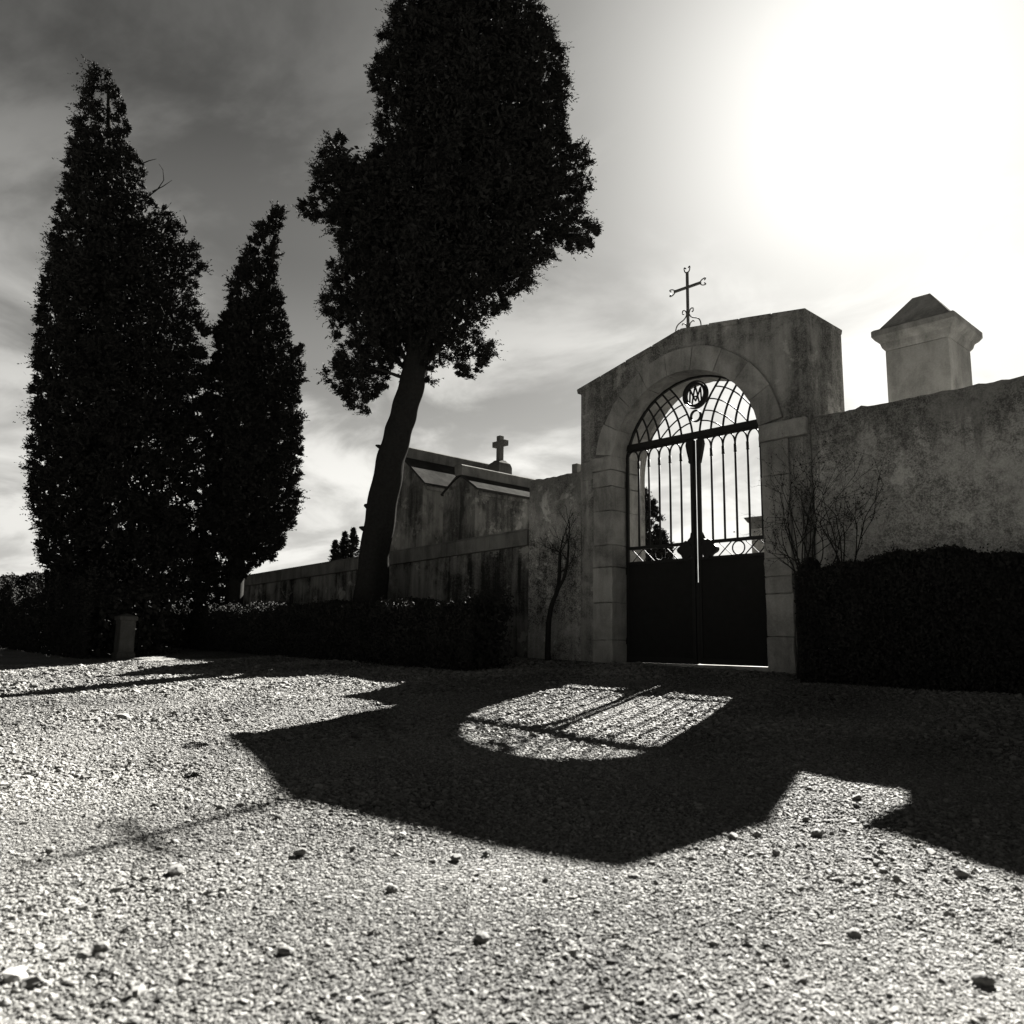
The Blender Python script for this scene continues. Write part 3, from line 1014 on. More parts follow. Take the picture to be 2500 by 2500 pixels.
def limbs(parent, start_pts, targets, r0, mat=MAT_TRUNK, name='limb', r1=0.02):
    for s, e in zip(start_pts, targets):
        s = np.array(s); e = np.array(e)
        m1 = s+(e-s)*0.35+np.array([0, 0, 0.12])*np.linalg.norm(e-s)*0.5+rng.normal(size=3)*0.06
        m2 = s+(e-s)*0.7+np.array([0, 0, 0.08])*np.linalg.norm(e-s)+rng.normal(size=3)*0.08
        tube_obj(name, [s, m1, m2, e], [r0, r0*0.75, r0*0.5, r1], mat, parent, 6)

# --- the big leaning tree
z5 = lambda u, v: (700+u/2.3, 260+v/2.3)
big_poly = [z5(*q) for q in [(490, 100), (500, 170), (510, 240), (470, 290), (400, 260), (390, 220), (320, 160), (250, 190), (190, 220), (200, 260), (110, 280), (110, 320), (130, 360), (125, 420), (150, 480), (90, 520), (60, 575), (110, 600), (155, 660), (195, 620), (230, 640), (240, 720), (205, 780), (290, 800), (310, 840), (220, 890), (195, 1000), (210, 1060), (200, 1150), (270, 1190), (250, 1250), (290, 1310), (330, 1330), (260, 1410), (280, 1450), (170, 1480), (200, 1550), (290, 1620), (320, 1700), (350, 1810), (420, 1800), (475, 1790), (490, 1710), (560, 1650), (570, 1590), (590, 1540), (650, 1450), (740, 1540), (800, 1560), (830, 1500), (920, 1460), (930, 1510), (1010, 1520), (1080, 1480), (1150, 1450), (1180, 1370), (1130, 1290), (1140, 1210), (1180, 1160), (1240, 1130), (1230, 1070), (1290, 1040), (1340, 1090), (1365, 1030), (1390, 960), (1440, 900), (1510, 850), (1530, 770), (1570, 850), (1635, 860), (1650, 800), (1750, 760), (1755, 700), (1720, 640), (1650, 650), (1690, 560), (1660, 500), (1715, 460), (1700, 390), (1640, 360), (1725, 330), (1720, 240), (1650, 210), (1590, 190), (1570, 100), (1590, -80), (1550, -300), (1450, -520), (1300, -720), (1080, -840), (820, -800), (640, -640), (530, -400), (470, -180), (500, 0)]]
tb = np.array([-7.83, -1.0, float(ground_z(-7.83, -1.0))])
big = thing('leaning_tree', tb, 'big leaning evergreen with a bent trunk and broad dark crown', 'tree')
tp = trunk_pts([(893, 1600), (905, 1480), (910, 1360), (928, 1240), (950, 1130), (972, 1060), (990, 1000), (1010, 930), (1020, 860), (1035, 700), (1060, 500), (1080, 300)], base=tb)
bark_tube('trunk', tp, [0.60, 0.39, 0.335, 0.34, 0.33, 0.31, 0.29, 0.29, 0.26, 0.24, 0.18, 0.08], big, sides=26, wob=0.075, seed=4)
for (u, v, rr) in ((897, 1236, .09), (885, 1290, .07), (925, 1090, .06)):
    pp = trunk_pts([(u+14, v+4), (u, v), (u-8, v-3)], base=tb)
    tube_obj('branch_stub', pp, [rr, rr*.8, rr*.3], MAT_TRUNK, big, 6)
crn, cen = crown('crown', big_poly, 18.4, tb, big, 3800, 370000, 0.34, 0.10, 0.033, thick=1.0, maxd=2.2, up=0.25, core=0.85, minin=0.05, gap=0.75, gscale=2.3, ragged=0.24)
pick = rng.choice(len(cen), 40, replace=False)
limbs(big, [tp[min(10, 7+int(rng.integers(0, 4)))] for _ in pick], [cen[i] for i in pick], 0.06)

# --- the flame-shaped cypress
z4 = lambda u, v: (260+u/2.611, 260+v/2.611)
cyp_poly = [z4(*q) for q in [(1100, 615), (1130, 660), (1112, 720), (1090, 790), (1080, 870), (1060, 930), (1095, 940), (1075, 1000), (1085, 1060), (1080, 1140), (1115, 1180), (1120, 1300), (1140, 1380), (1165, 1400), (1175, 1480), (1180, 1540), (1250, 1520), (1245, 1600), (1260, 1660), (1255, 1760), (1220, 1800), (1220, 1880)]] + [(733, 1010), (735, 1150), (724, 1265), (702, 1318), (660, 1372), (610, 1395), (575, 1440), (545, 1500), (480, 1500), (465, 1400), (490, 1300), (500, 1150), (505, 1000), (515, 900)] + [z4(*q) for q in [(690, 1620), (690, 1500), (700, 1420), (745, 1370), (760, 1270), (795, 1230), (800, 1100), (835, 1060), (835, 1010), (870, 970), (910, 920), (930, 840), (960, 800), (980, 750), (1030, 740), (1060, 650)]]
yb = np.array([-13.8, -1.3, float(ground_z(-13.8, -1.3))])
cyp = thing('cypress', yb, 'slender flame-shaped cypress with a leaning pointed tip', 'tree')
tp = trunk_pts([(566, 1592), (575, 1400), (600, 1100), (640, 800), (676, 560)], base=yb)
bark_tube('trunk', tp, [0.26, 0.22, 0.17, 0.11, 0.03], cyp, seed=5)
crn, cen = crown('crown', cyp_poly, 23.0, yb, cyp, 2200, 190000, 0.30, 0.11, 0.045, thick=0.9, maxd=1.3, up=1.1, core=0.9, minin=0.05)
pick = rng.choice(len(cen), 24, replace=False)
limbs(cyp, [tp[1+int(rng.integers(0, 3))] for _ in pick], [cen[i] for i in pick], 0.04)

# --- the tall tree at the left
lt_poly = [z4(*q) for q in [(160, 110), (130, 180), (150, 240), (200, 280), (240, 340), (260, 400), (270, 470), (230, 510), (270, 570), (330, 590), (410, 650), (415, 730), (490, 760), (550, 810), (585, 880), (560, 950), (615, 1020), (600, 1050), (545, 1110), (590, 1160), (580, 1240), (560, 1290), (600, 1370), (660, 1390), (680, 1430), (640, 1480), (560, 1480), (620, 1560), (660, 1650), (650, 1750)]] + [(508, 950), (520, 1100), (525, 1250), (520, 1400), (500, 1490), (380, 1500), (330, 1440), (230, 1500), (130, 1450), (85, 1300), (70, 1100), (85, 900), (105, 700), (150, 500), (175, 360), (205, 240), (240, 150), (285, 190)]
lb = np.array([-15.6, -4.6, float(ground_z(-15.6, -4.6))])
lt = thing('tall_cypress', lb, 'tall broad dark cypress with bare twigs behind the stone post', 'tree')
tp = trunk_pts([(215, 1592), (230, 1300), (250, 900), (265, 500), (265, 200)], base=lb)
bark_tube('trunk', tp, [0.34, 0.28, 0.22, 0.13, 0.03], lt, seed=6)
crn, cen = crown('crown', lt_poly, 22.0, lb, lt, 3400, 280000, 0.34, 0.105, 0.044, thick=0.95, maxd=1.9, up=0.6, core=0.85, minin=0.06, gap=0.65, gscale=1.7)
pick = rng.choice(len(cen), 36, replace=False)
limbs(lt, [tp[1+int(rng.integers(0, 3))] for _ in pick], [cen[i] for i in pick], 0.05)
for px in ([(362, 480), (385, 462), (400, 440), (398, 415), (388, 400)], [(372, 468), (398, 455), (420, 440)], [(345, 400), (365, 392), (382, 388)], [(478, 800), (492, 775), (508, 755)], [(482, 790), (490, 765), (492, 745)], [(455, 545), (450, 530), (447, 525)]):
    tube_obj('bare_twig', trunk_pts(px, base=lb), np.linspace(0.02, 0.006, len(px)), MAT_TWIG, lt, 5)

# --- conifers beyond the low wall, and the tree behind the gate
def conifer(u, vtop, vbot, wpx, depth, label, n=7200, lean=0):
    b = at_d(u, vbot, depth)
    zg = float(ground_z(b[0], b[1]))
    base = np.array([b[0], b[1], zg])
    t = thing('conifer', base, label, 'tree', 'young conifers beyond the low wall')
    top = at_d(u+lean, vtop, depth)
    tube_obj('trunk', [base, (base+top)/2, top], [0.12, 0.07, 0.02], MAT_TRUNK, t, 7)
    ru = wpx/FPX*depth
    H = top[2]-zg
    nb = 120                                              # whorled boughs
    pos, dr = [], []
    for f in np.linspace(0.0, 1.0, nb)**1.3:
        zb_ = f*H*0.8                                     # metres below the tip
        ln = min(1.5, ru*(0.10+0.95*zb_))*rng.uniform(0.6, 1.2)
        a = rng.uniform(0, 2*math.pi)
        d = np.array([math.cos(a), math.sin(a), rng.uniform(0.1, 0.6)])
        tt = np.linspace(0.0, 1.0, n//nb)[:, None]
        c_ = top+np.array([0, 0, -zb_])+d*ln*tt
        pos.append(c_+rng.normal(size=c_.shape)*(0.035+0.04*ln*(1-0.6*tt)))
        dr.append(d+rng.normal(size=c_.shape)*0.5)
    pos = np.concatenate(pos); dr = np.concatenate(dr)
    leaf_mesh('crown', pos, dr, 0.12*depth/35, 0.045*depth/35, MAT_LEAF, t)
    return t
conifer(820, 1322, 1400, 20, 38, 'small dark conifer beyond the low wall, farthest from the leaning trunk')
conifer(842, 1302, 1400, 20, 39, 'dark conifer beyond the low wall, between its two neighbours')
conifer(862, 1292, 1400, 18, 38.5, 'dark conifer beyond the low wall touching the leaning trunk in view')

bt = at_d(1560, 1400, 27)
bb = np.array([bt[0], bt[1], 0.15])
btree = thing('garden_tree', bb, 'dark leafy tree inside the cemetery, seen through the gate bars', 'tree')
tube_obj('trunk', [bb, bb+np.array([0, 0, 2.0]), bb+np.array([0.05, 0, 4.5])], [0.18, 0.14, 0.05], MAT_TRUNK, btree, 8)
bt_poly = [(1545, 1175), (1575, 1192), (1585, 1208), (1598, 1222), (1604, 1245), (1612, 1265), (1617, 1285), (1622, 1310), (1634, 1335), (1642, 1360), (1650, 1378), (1640, 1395), (1610, 1420), (1560, 1440), (1500, 1430), (1450, 1380), (1460, 1300), (1490, 1220), (1515, 1185)]
crown('crown', bt_poly, 27, bb, btree, 800, 70000, 0.26, 0.11, 0.05, thick=1.0, maxd=1.2, up=0.4, core=1.0, minin=0.05)

# --- the tomb behind the gate: wall, cornice and domed top
dT = 24.0
t0 = at_d(1836, 1350, dT)
tx, ty = float(t0[0]), float(t0[1])
zc_ = float(at_d(1830, 1262, dT)[2]); zc0 = float(at_d(1834, 1282, dT)[2])
tomb = thing('domed_tomb', (tx+1.3, ty+1.3, 0), 'stone tomb with cornice and domed roof, glimpsed past the right gate leaf', 'tomb')
bm_obj('wall', box_bm(tx, tx+2.6, ty, ty+2.6, -0.1, zc0), MAT_STONE, tomb)
lev = [(zc0-0.10, 0.003), (zc0, 0.03), (zc0+0.06, 0.04), ((zc0+zc_)/2, 0.09), (zc_-0.03, 0.14), (zc_, 0.15), (zc_+0.004, -0.2)]
V, F = [], []
c0, c1 = tx+1.3, ty+1.3
for z, o in lev:
    hh = 1.3+o
    V += [(c0-hh, c1-hh, z), (c0+hh, c1-hh, z), (c0+hh, c1+hh, z), (c0-hh, c1+hh, z)]
for i in range(len(lev)-1):
    for k in range(4):
        F.append((i*4+k, i*4+(k+1) % 4, (i+1)*4+(k+1) % 4, (i+1)*4+k))
F.append((3, 2, 1, 0)); F.append(tuple((len(lev)-1)*4+k for k in range(4)))
mesh_obj('cornice', V, F, MAT_COPING, tomb)
V, F = [], []
for i, (z, r_) in enumerate([(zc_-0.02, 1.22), (zc_+0.35, 1.16), (zc_+0.7, 1.03), (zc_+1.0, 0.82), (zc_+1.25, 0.52), (zc_+1.38, 0.2), (zc_+1.4, 0.01)]):
    for k in range(20):
        a = 2*math.pi*k/20
        V.append((c0+r_*math.cos(a), c1+r_*math.sin(a), z))
for i in range(6):
    for k in range(20):
        F.append((i*20+k, i*20+(k+1) % 20, (i+1)*20+(k+1) % 20, (i+1)*20+k))
mesh_obj('dome', V, F, MAT_COPING, tomb, True)

# ------------------------------------------------------------------ hedges and shrubs
def hedge(name, x0, x1, y0, y1, h, n, label, L=0.05, W=0.034, seed=0, hvar=0.06):
    rg = np.random.default_rng(seed)
    hd = thing(name, ((x0+x1)/2, (y0+y1)/2, float(ground_z((x0+x1)/2, (y0+y1)/2))), label, 'hedge')
    xs = rg.uniform(x0, x1, n); ys = rg.uniform(y0, y1, n); f = rg.uniform(0, 1, n)
    face = rg.integers(0, 5, n)
    d = np.abs(rg.normal(0, 0.05, n))
    wob = 0.05*np.sin(xs*3.1+seed)+0.04*np.sin(xs*7.3)+0.03*np.sin(ys*9)
    hh = h(xs)+hvar*np.sin(xs*2.3+1)*np.sin(ys*3)+0.03*np.sin(xs*9.1)+rg.normal(0, 0.018, n)
    zg = ground_z(xs, ys)
    mid = (y0+y1)/2; hwid = (y1-y0)/2
    hh = hh*(1-0.16*np.abs((ys-mid)/hwid)**3)-0.10*np.clip(1-(xs-x0)/0.35, 0, 1)**2-0.10*np.clip(1-(x1-xs)/0.35, 0, 1)**2
    pos = np.stack([xs, ys, zg+f*hh], 1)
    m = face <= 1; pos[m, 2] = (zg+hh-d)[m]
    m = (face == 2) | (face == 3); pos[m, 1] = y0+d[m]+wob[m]*(0.3+f[m])+0.07*np.clip(f[m]-0.8, 0, 1)*5*rg.uniform(0, 1, m.sum())
    ends = rg.uniform(0, 1, n) < 0.12*min(1, 2/(x1-x0))
    pos[ends, 0] = np.where(rg.uniform(size=ends.sum()) < 0.5, x0+d[ends], x1-d[ends])
    dr = rg.normal(size=(n, 3))+np.array([0, -0.3, 0.6])
    LL = L*rg.uniform(.7, 1.3, n); WW = W*rg.uniform(.7, 1.3, n)
    heart = (face == 4) & (np.abs(ys-mid) < hwid*0.7) & (f < 0.9)
    LL[heart] *= 2.2; WW[heart] *= 2.2
    leaf_mesh('foliage', pos, dr, LL, WW, MAT_HEDGE, hd)
    # stray shoots above the clipped top
    ks = int((x1-x0)*7)
    sx_ = rg.uniform(x0+.05, x1-.05, ks); sy_ = rg.uniform(y0+.08, y1-.08, ks)
    tt_ = np.linspace(0, 1, 9)
    hp, hdr = [], []
    for a_, b_ in zip(sx_, sy_):
        hz_ = float(ground_z(a_, b_))+float(h(np.array([a_]))[0])-0.08
        dv = np.array([rg.normal(0, .25), rg.normal(0, .25), 1.0]); ln = rg.uniform(.08, .26)
        hp.append(np.array([a_, b_, hz_])+dv*ln*tt_[:, None]+rg.normal(size=(9, 3))*0.012); hdr.append(dv+rg.normal(size=(9, 3))*0.9)
    leaf_mesh('shoots', np.concatenate(hp), np.concatenate(hdr), L*0.8, W*0.7, MAT_HEDGE, hd)
    # woody inside
    bmx = np.arange(x0+0.2, x1-0.1, 0.45)
    Vv, Ff = [], []
    for x in bmx:
        yy = (y0+y1)/2+rg.normal(0, .05); z0 = float(ground_z(x, yy))
        hx = float(h(np.array([x]))[0])
        tube([(x, yy, z0-0.03), (x+rg.normal(0, .05), yy+rg.normal(0, .05), z0+hx*0.5), (x+rg.normal(0, .1), yy+rg.normal(0, .1), z0+hx*0.9)], [0.03, 0.02, 0.01], 5, Vv, Ff)
    mesh_obj('stems', Vv, Ff, MAT_TWIG, hd)
    return hd
hedge('hedge', -28.0, -2.75, -2.25, -1.25, lambda x: 1.08+0.008*(x+17)+0.0*x, 190000, 'long dark clipped hedge running along the low wall', 0.055, 0.036, 2)
hedge('hedge', 2.42, 7.5, -0.82, -0.08, lambda x: 1.62+0.05*np.sin(x*2.1)+0.0*x, 120000, 'dark clipped hedge against the high right wall below the rose twigs', 0.05, 0.032, 5)
hedge('bush', -36.0, -12.7, -5.4, -3.0, lambda x: 1.85+0.3*np.sin(x*1.1)+0.15*np.sin(x*2.7)+0.0*x, 190000, 'rounded dark bushes between the cypress trunks and the hedge', 0.075, 0.045, 8, 0.15)

def grow(p, d, L, r, depth, Vv, Ff, rg, up=0.12, split=(2, 3), spread=0.55, plane=None):
    n = 4
    pts = [np.array(p)]
    dd = np.array(d, float)
    for i in range(n):
        dd = dd+rg.normal(size=3)*0.10+np.array([0, 0, up*0.25])
        if plane is not None:
            dd[1] *= plane
        dd /= np.linalg.norm(dd)
        pts.append(pts[-1]+dd*L/n)
    tube(pts, np.linspace(r, r*0.62, n+1), 5, Vv, Ff)
    if depth <= 0:
        return
    for k in range(rg.integers(split[0], split[1]+1)):
        s = pts[-1] if k == 0 else pts[int(rg.integers(1, n+1))]
        nd_ = dd+rg.normal(size=3)*spread+np.array([0, 0, up])
        if plane is not None:
            nd_[1] *= plane
        nd_ /= np.linalg.norm(nd_)
        grow(s, nd_, L*rg.uniform(0.55, 0.85), r*0.58, depth-1, Vv, Ff, rg, up, split, spread, plane)

# bare little tree on the left wall
rg = np.random.default_rng(21)
sb = at_y(1338, 1600, -0.35)
sb[2] = ground_z(sb[0], sb[1])
shrub = thing('bare_shrub', sb, 'leafless crooked shrub trained up the high left wall', 'shrub')
tr = [at_y(u, v, -0.33+0.05*i) for i, (u, v) in enumerate([(1337, 1612), (1338, 1530), (1345, 1480), (1362, 1440), (1366, 1400), (1367, 1350)])]
bark_tube('stem', tr, [0.055, 0.05, 0.045, 0.04, 0.035, 0.028], shrub, MAT_TWIG, 8, 0.04, 3)
tr2 = [at_y(u, v, -0.25) for u, v in [(1362, 1440), (1378, 1410), (1386, 1370), (1388, 1330)]]
bark_tube('stem', tr2, [0.032, 0.03, 0.026, 0.02], shrub, MAT_TWIG, 7, 0.04, 4)
Vv, Ff = [], []
for s in (tr[-1], tr[-1], tr[-2], tr2[-1], tr2[-1], tr2[-2], tr[-1]):
    d = np.array([rg.uniform(-1, 1), rg.uniform(-.25, .05), rg.uniform(0.25, 1.0)])
    d /= np.linalg.norm(d)
    grow(s, d, 0.30, 0.013, 3, Vv, Ff, rg, 0.10, (2, 3), 0.6, 0.35)
mesh_obj('twigs', Vv, Ff, MAT_TWIG, shrub)

# rose twigs over the right hedge
rg = np.random.default_rng(33)
rb = at_y(1990, 1600, -0.45); rb[2] = ground_z(rb[0], rb[1])
rose = thing('rose_bush', rb, 'bare thorny rose twigs rising above the clipped hedge', 'shrub')
Vv, Ff = [], []
for (u0, v0, u1, v1) in [(1950, 1390, 1890, 1280), (1955, 1380, 1915, 1230), (1965, 1380, 1945, 1215), (1975, 1370, 1965, 1210), (1985, 1380, 1990, 1225), (1960, 1390, 1905, 1330), (2050, 1370, 2010, 1235), (2045, 1370, 2035, 1240), (2055, 1370, 2080, 1215), (2085, 1375, 2115, 1215), (2035, 1375, 2075, 1290), (2000, 1380, 2030, 1300), (1942, 1400, 1925, 1300), (2088, 1370, 2100, 1260), (1948, 1385, 1898, 1255), (1952, 1385, 1930, 1260), (1958, 1380, 1935, 1225), (1970, 1380, 1955, 1240), (1980, 1380, 2000, 1260), (1940, 1395, 1900, 1350), (2060, 1372, 2060, 1260)]:
    a = at_y(u0, v0, -0.5); b = at_y(u1, v1, -0.45+rg.uniform(-.12, .12))
    d = b-a; L = np.linalg.norm(d); d /= L
    root = np.array([a[0]+rg.normal(0, .05), -0.5, ground_z(a[0], -0.5)])
    tube([root, (root+a)/2+rg.normal(size=3)*0.03, a], [0.018, 0.015, 0.012], 5, Vv, Ff)
    grow(a, d, L*0.72, 0.010, 4, Vv, Ff, rg, 0.07, (2, 3), 0.55, 0.6)
mesh_obj('twigs', Vv, Ff, MAT_TWIG, rose)
Va = np.array(Vv); pk = Va[rg.choice(len(Va), 900)]
pk = pk[pk[:, 2] > 1.5]
leaf_mesh('dead_leaves', pk+rg.normal(size=pk.shape)*0.01, rg.normal(size=pk.shape), 0.032, 0.018, MAT_HEDGE, rose)

# ------------------------------------------------------------------ stone post at the left
pb = on_ground(300, 1606)
pz = float(ground_z(pb[0], pb[1]))
topz = float((CAM+ray(318, 1498)*(((pb-CAM)@HF)/(ray(318, 1498)@HF)))[2])
post = thing('stone_post', (pb[0], pb[1], pz), 'pale stone post at the edge of the gravel under the tall cypress', 'post')
V, F = [], []
lev = [(pz-0.1, 0.20), (pz+0.10, 0.20), (pz+0.13, 0.17), (topz-0.17, 0.17), (topz-0.155, 0.20), (topz-0.07, 0.20), (topz, 0.03)]
for z, hh in lev:
    V += [(pb[0]-hh, pb[1]-hh, z), (pb[0]+hh, pb[1]-hh, z), (pb[0]+hh, pb[1]+hh, z), (pb[0]-hh, pb[1]+hh, z)]
for i in range(len(lev)-1):
    for k in range(4):
        F.append((i*4+k, i*4+(k+1) % 4, (i+1)*4+(k+1) % 4, (i+1)*4+k))
F.append((3, 2, 1, 0)); F.append(tuple((len(lev)-1)*4+k for k in range(4)))
mesh_obj('shaft', V, F, MAT_POST, post)

# ------------------------------------------------------------------ loose stones
def stone_mesh(seed):
    rg = np.random.default_rng(seed)
    bm = bmesh.new()
    bmesh.ops.create_icosphere(bm, subdivisions=2, radius=1.0)
    k = rg.normal(size=(5, 3)); ph = rg.uniform(0, 6, 5)
    for v in bm.verts:
        c = np.array(v.co)
        s = 1+sum(0.11*math.sin(1.7*float(c@k[i])+ph[i]) for i in range(5))
        v.co = Vector(c*s)
    # a few flat breaks
    for i in range(3):
        nrm = rg.normal(size=3); nrm /= np.linalg.norm(nrm)
        for v in bm.verts:
            d = float(np.array(v.co)@nrm)
            if d > 0.72:
                v.co = v.co-Vector(nrm*(d-0.72))
    me = bpy.data.meshes.new('stone')
    bm.to_mesh(me); bm.free()
    me.materials.append(MAT_STONEGREY)
    return me
STM = [stone_mesh(40+i) for i in range(5)]
z8 = lambda u, v: (260+u/1.932, 1700+v/1.932)
z7 = lambda u, v: (1000+u/1.571, 1600+v/1.571)
spots = [(z8(900, 458), 11), (z8(915, 745), 16), (z8(330, 835), 19), (z8(390, 450), 11), (z8(545, 535), 11), (z8(630, 522), 9), (z8(1650, 770), 13), (z8(1795, 745), 11), (z8(1345, 925), 17), (z8(550, 920), 11), (z8(180, 865), 11), (z8(815, 576), 9), (z8(230, 525), 10), (z8(560, 98), 6), (z8(1440, 670), 7), (z8(250, 915), 8), (z8(1160, 720), 8),
         (z7(1240, 705), 14), (z7(1335, 695), 11), (z7(1405, 765), 14), (z7(1565, 692), 14), (z7(1715, 555), 13), (z7(1395, 900), 17), (z7(1755, 860), 10), (z7(825, 898), 13), (z7(865, 862), 14), (z7(330, 294), 11), (z7(1080, 232), 8), (z7(295, 760), 9), (z7(175, 780), 11), (z7(1520, 635), 10), (z7(1790, 800), 9), (z7(520, 870), 9), (z7(1200, 875), 10),
         ((250, 2320), 20), ((700, 2330), 17), ((1180, 2300), 22), ((1640, 2350), 19), ((2080, 2290), 20), ((2350, 2140), 16), ((120, 2080), 12), ((2400, 2400), 22)]
for i, ((u, v), rp) in enumerate(spots):
    q = on_ground(u, v)
    d = float((q-CAM)@FW)
    r_ = rp/FPX*d
    o = bpy.data.objects.new('stone', STM[i % 5])
    COL.objects.link(o)
    o.location = (q[0], q[1], float(ground_z(q[0], q[1]))+r_*0.42)
    o.scale = (r_*random.uniform(0.95, 1.3), r_*random.uniform(0.8, 1.1), r_*random.uniform(0.62, 0.85))
    o.rotation_euler = (random.uniform(-.3, .3), random.uniform(-.3, .3), random.uniform(0, 6.28))
    tag(o, 'loose grey stone lying on the pale gravel', 'stone', 'loose stones on the gravel')

# ------------------------------------------------------------------ weeds and a fallen twig
MAT_WEED = leafmat('weed_leaves', 0.045)
for (u, v, rp, lab) in ((477, 1822, 26, 'low dark weed tuft on the sunlit gravel beside the shadow corner'), (470, 1899, 16, 'smaller flat weed tuft on the sunlit gravel below the larger one')):
    q = on_ground(u, v); d = float((q-CAM)@FW); r_ = rp/FPX*d
    wd = thing('weed', (q[0], q[1], float(ground_z(q[0], q[1]))), lab, 'weed')
    nl_ = 260
    a_ = rng.uniform(0, 2*math.pi, nl_); rr_ = r_*np.sqrt(rng.uniform(0, 1, nl_))
    pos = np.stack([q[0]+rr_*np.cos(a_)*1.3, q[1]+rr_*np.sin(a_), ground_z(q[0], q[1])+0.008+rng.uniform(0, 0.03, nl_)*(1-rr_/r_/1.3)], 1)
    leaf_mesh('leaves', pos, np.stack([np.cos(a_), np.sin(a_), rng.uniform(.1, .8, nl_)], 1), 0.028, 0.011, MAT_WEED, wd)
q = on_ground(961, 2053)
pts = []
for i, a_ in enumerate(np.linspace(-0.4, 2.6, 14)):
    pts.append((q[0]+0.045*math.cos(a_)+0.02*i/14, q[1]+0.035*math.sin(a_), float(ground_z(q[0], q[1]))+0.012+0.012*math.sin(i*0.5)))
tag(tube_obj('twig', pts, np.linspace(0.005, 0.0025, 14), MAT_TWIG, None, 6), 'short curled dry twig lying on the gravel by the shadow edge', 'twig')

# ------------------------------------------------------------------ gravel: instanced pebbles near the camera
def gravel_points():
    out = []
    rg = np.random.default_rng(99)
    # rings outward from the camera: grain size and count grow with distance
    for r0, r1, dens, size in ((1.6, 3.2, 16000, 0.0035), (3.2, 4.8, 9800, 0.0043), (4.8, 7.5, 4300, 0.0060), (7.5, 12.5, 1700, 0.0086), (12.5, 20.0, 420, 0.0145)):
        half = R(43) if r1 < 12 else R(38)
        area = half*(r1*r1-r0*r0)
        n = int(area*dens)
        r_ = np.sqrt(rg.uniform(r0*r0, r1*r1, n))
        a = YAW+rg.uniform(-half, half, n)
        x = CAM[0]+r_*np.sin(a); y = CAM[1]+r_*np.cos(a)
        s = size*np.exp(rg.normal(0, 0.42, n))*(1+0.35*np.sin(x*1.9+1.3*np.sin(y*1.1))*np.sin(y*1.6+0.7*x))
        ok = (y < -0.05)
        out.append(np.stack([x, y, s], 1)[ok])
    return np.concatenate(out)
GP = gravel_points()
n = len(GP)
zz_ = ground_z(GP[:, 0], GP[:, 1])+rut(GP[:, 0], GP[:, 1])+GP[:, 2]*0.25
me = bpy.data.meshes.new('gravel')
me.vertices.add(n)
me.vertices.foreach_set('co', np.stack([GP[:, 0], GP[:, 1], zz_], 1).astype(np.float32).ravel())
def add_attr(nm, typ, arr, key):
    a = me.attributes.new(nm, typ, 'POINT')
    a.data.foreach_set(key, arr.astype(np.float32).ravel())
gxx, gyy = GP[:, 0], GP[:, 1]
PATCH = 0.16*np.sin(gxx*0.9+1.7*np.sin(gyy*0.7+0.4))*np.sin(gyy*1.15+0.9*np.sin(gxx*0.6))+0.09*np.sin(gxx*2.7+gyy*1.3+2*np.sin(gyy))-0.10*np.exp(-((gxx*0.55+gyy+7.6)/0.22)**2)-0.10*np.exp(-((gxx*0.55+gyy+6.1)/0.22)**2)
add_attr('rot', 'FLOAT_VECTOR', np.stack([rng.uniform(-.5, .5, n), rng.uniform(-.5, .5, n), rng.uniform(0, 6.28, n)], 1), 'vector')
add_attr('scl', 'FLOAT_VECTOR', GP[:, 2:3]*np.stack([rng.uniform(.9, 1.5, n), rng.uniform(.75, 1.1, n), rng.uniform(.38, .7, n)], 1), 'vector')
add_attr('tone', 'FLOAT', np.clip(0.12+0.76*rng.beta(2.2, 2.0, n)+PATCH, 0, 1.1), 'value')
gravel = bpy.data.objects.new('gravel', me)
COL.objects.link(gravel)
me.materials.append(MAT_PEBBLE)
tag(gravel, 'loose pale gravel chippings covering the forecourt', 'gravel', kind='stuff')
ng = bpy.data.node_groups.new('scatter_gravel', 'GeometryNodeTree')
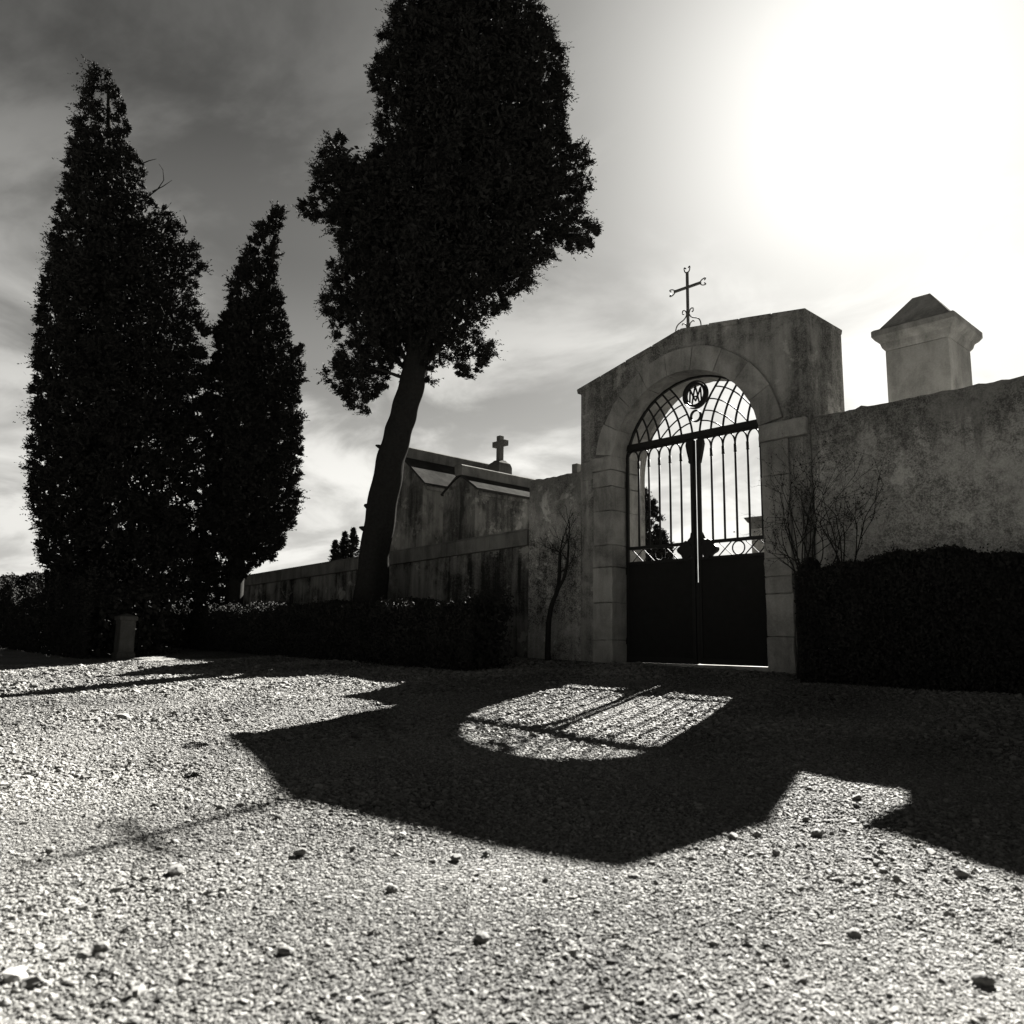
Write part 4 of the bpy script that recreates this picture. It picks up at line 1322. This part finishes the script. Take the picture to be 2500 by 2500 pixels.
ng.interface.new_socket('Geometry', in_out='INPUT', socket_type='NodeSocketGeometry')
ng.interface.new_socket('Geometry', in_out='OUTPUT', socket_type='NodeSocketGeometry')
gi = ng.nodes.new('NodeGroupInput'); go = ng.nodes.new('NodeGroupOutput')
ico = ng.nodes.new('GeometryNodeMeshIcoSphere'); ico.inputs['Radius'].default_value = 1.0; ico.inputs['Subdivisions'].default_value = 2
npos = ng.nodes.new('GeometryNodeInputPosition')
nno = ng.nodes.new('ShaderNodeTexNoise'); nno.inputs['Scale'].default_value = 1.1; nno.inputs['Detail'].default_value = 1.0
sub = ng.nodes.new('ShaderNodeVectorMath'); sub.operation = 'SUBTRACT'; sub.inputs[1].default_value = (0.5, 0.5, 0.5)
scl = ng.nodes.new('ShaderNodeVectorMath'); scl.operation = 'SCALE'; scl.inputs['Scale'].default_value = 1.5
sp_ = ng.nodes.new('GeometryNodeSetPosition')
smt = ng.nodes.new('GeometryNodeSetMaterial'); smt.inputs['Material'].default_value = MAT_PEBBLE
iop = ng.nodes.new('GeometryNodeInstanceOnPoints')
def named(nm, typ):
    a = ng.nodes.new('GeometryNodeInputNamedAttribute'); a.data_type = typ; a.inputs['Name'].default_value = nm
    return a.outputs['Attribute']
L_ = ng.links.new
L_(npos.outputs[0], nno.inputs['Vector']); L_(nno.outputs['Color'], sub.inputs[0]); L_(sub.outputs[0], scl.inputs[0])
L_(ico.outputs['Mesh'], sp_.inputs['Geometry']); L_(scl.outputs[0], sp_.inputs['Offset'])
L_(sp_.outputs[0], smt.inputs['Geometry']); L_(smt.outputs[0], iop.inputs['Instance'])
L_(gi.outputs[0], iop.inputs['Points'])
e2r = ng.nodes.new('FunctionNodeEulerToRotation')
L_(named('rot', 'FLOAT_VECTOR'), e2r.inputs[0]); L_(e2r.outputs[0], iop.inputs['Rotation'])
L_(named('scl', 'FLOAT_VECTOR'), iop.inputs['Scale'])
L_(iop.outputs[0], go.inputs[0])
md = gravel.modifiers.new('scatter', 'NODES'); md.node_group = ng
print('gravel instances', n)
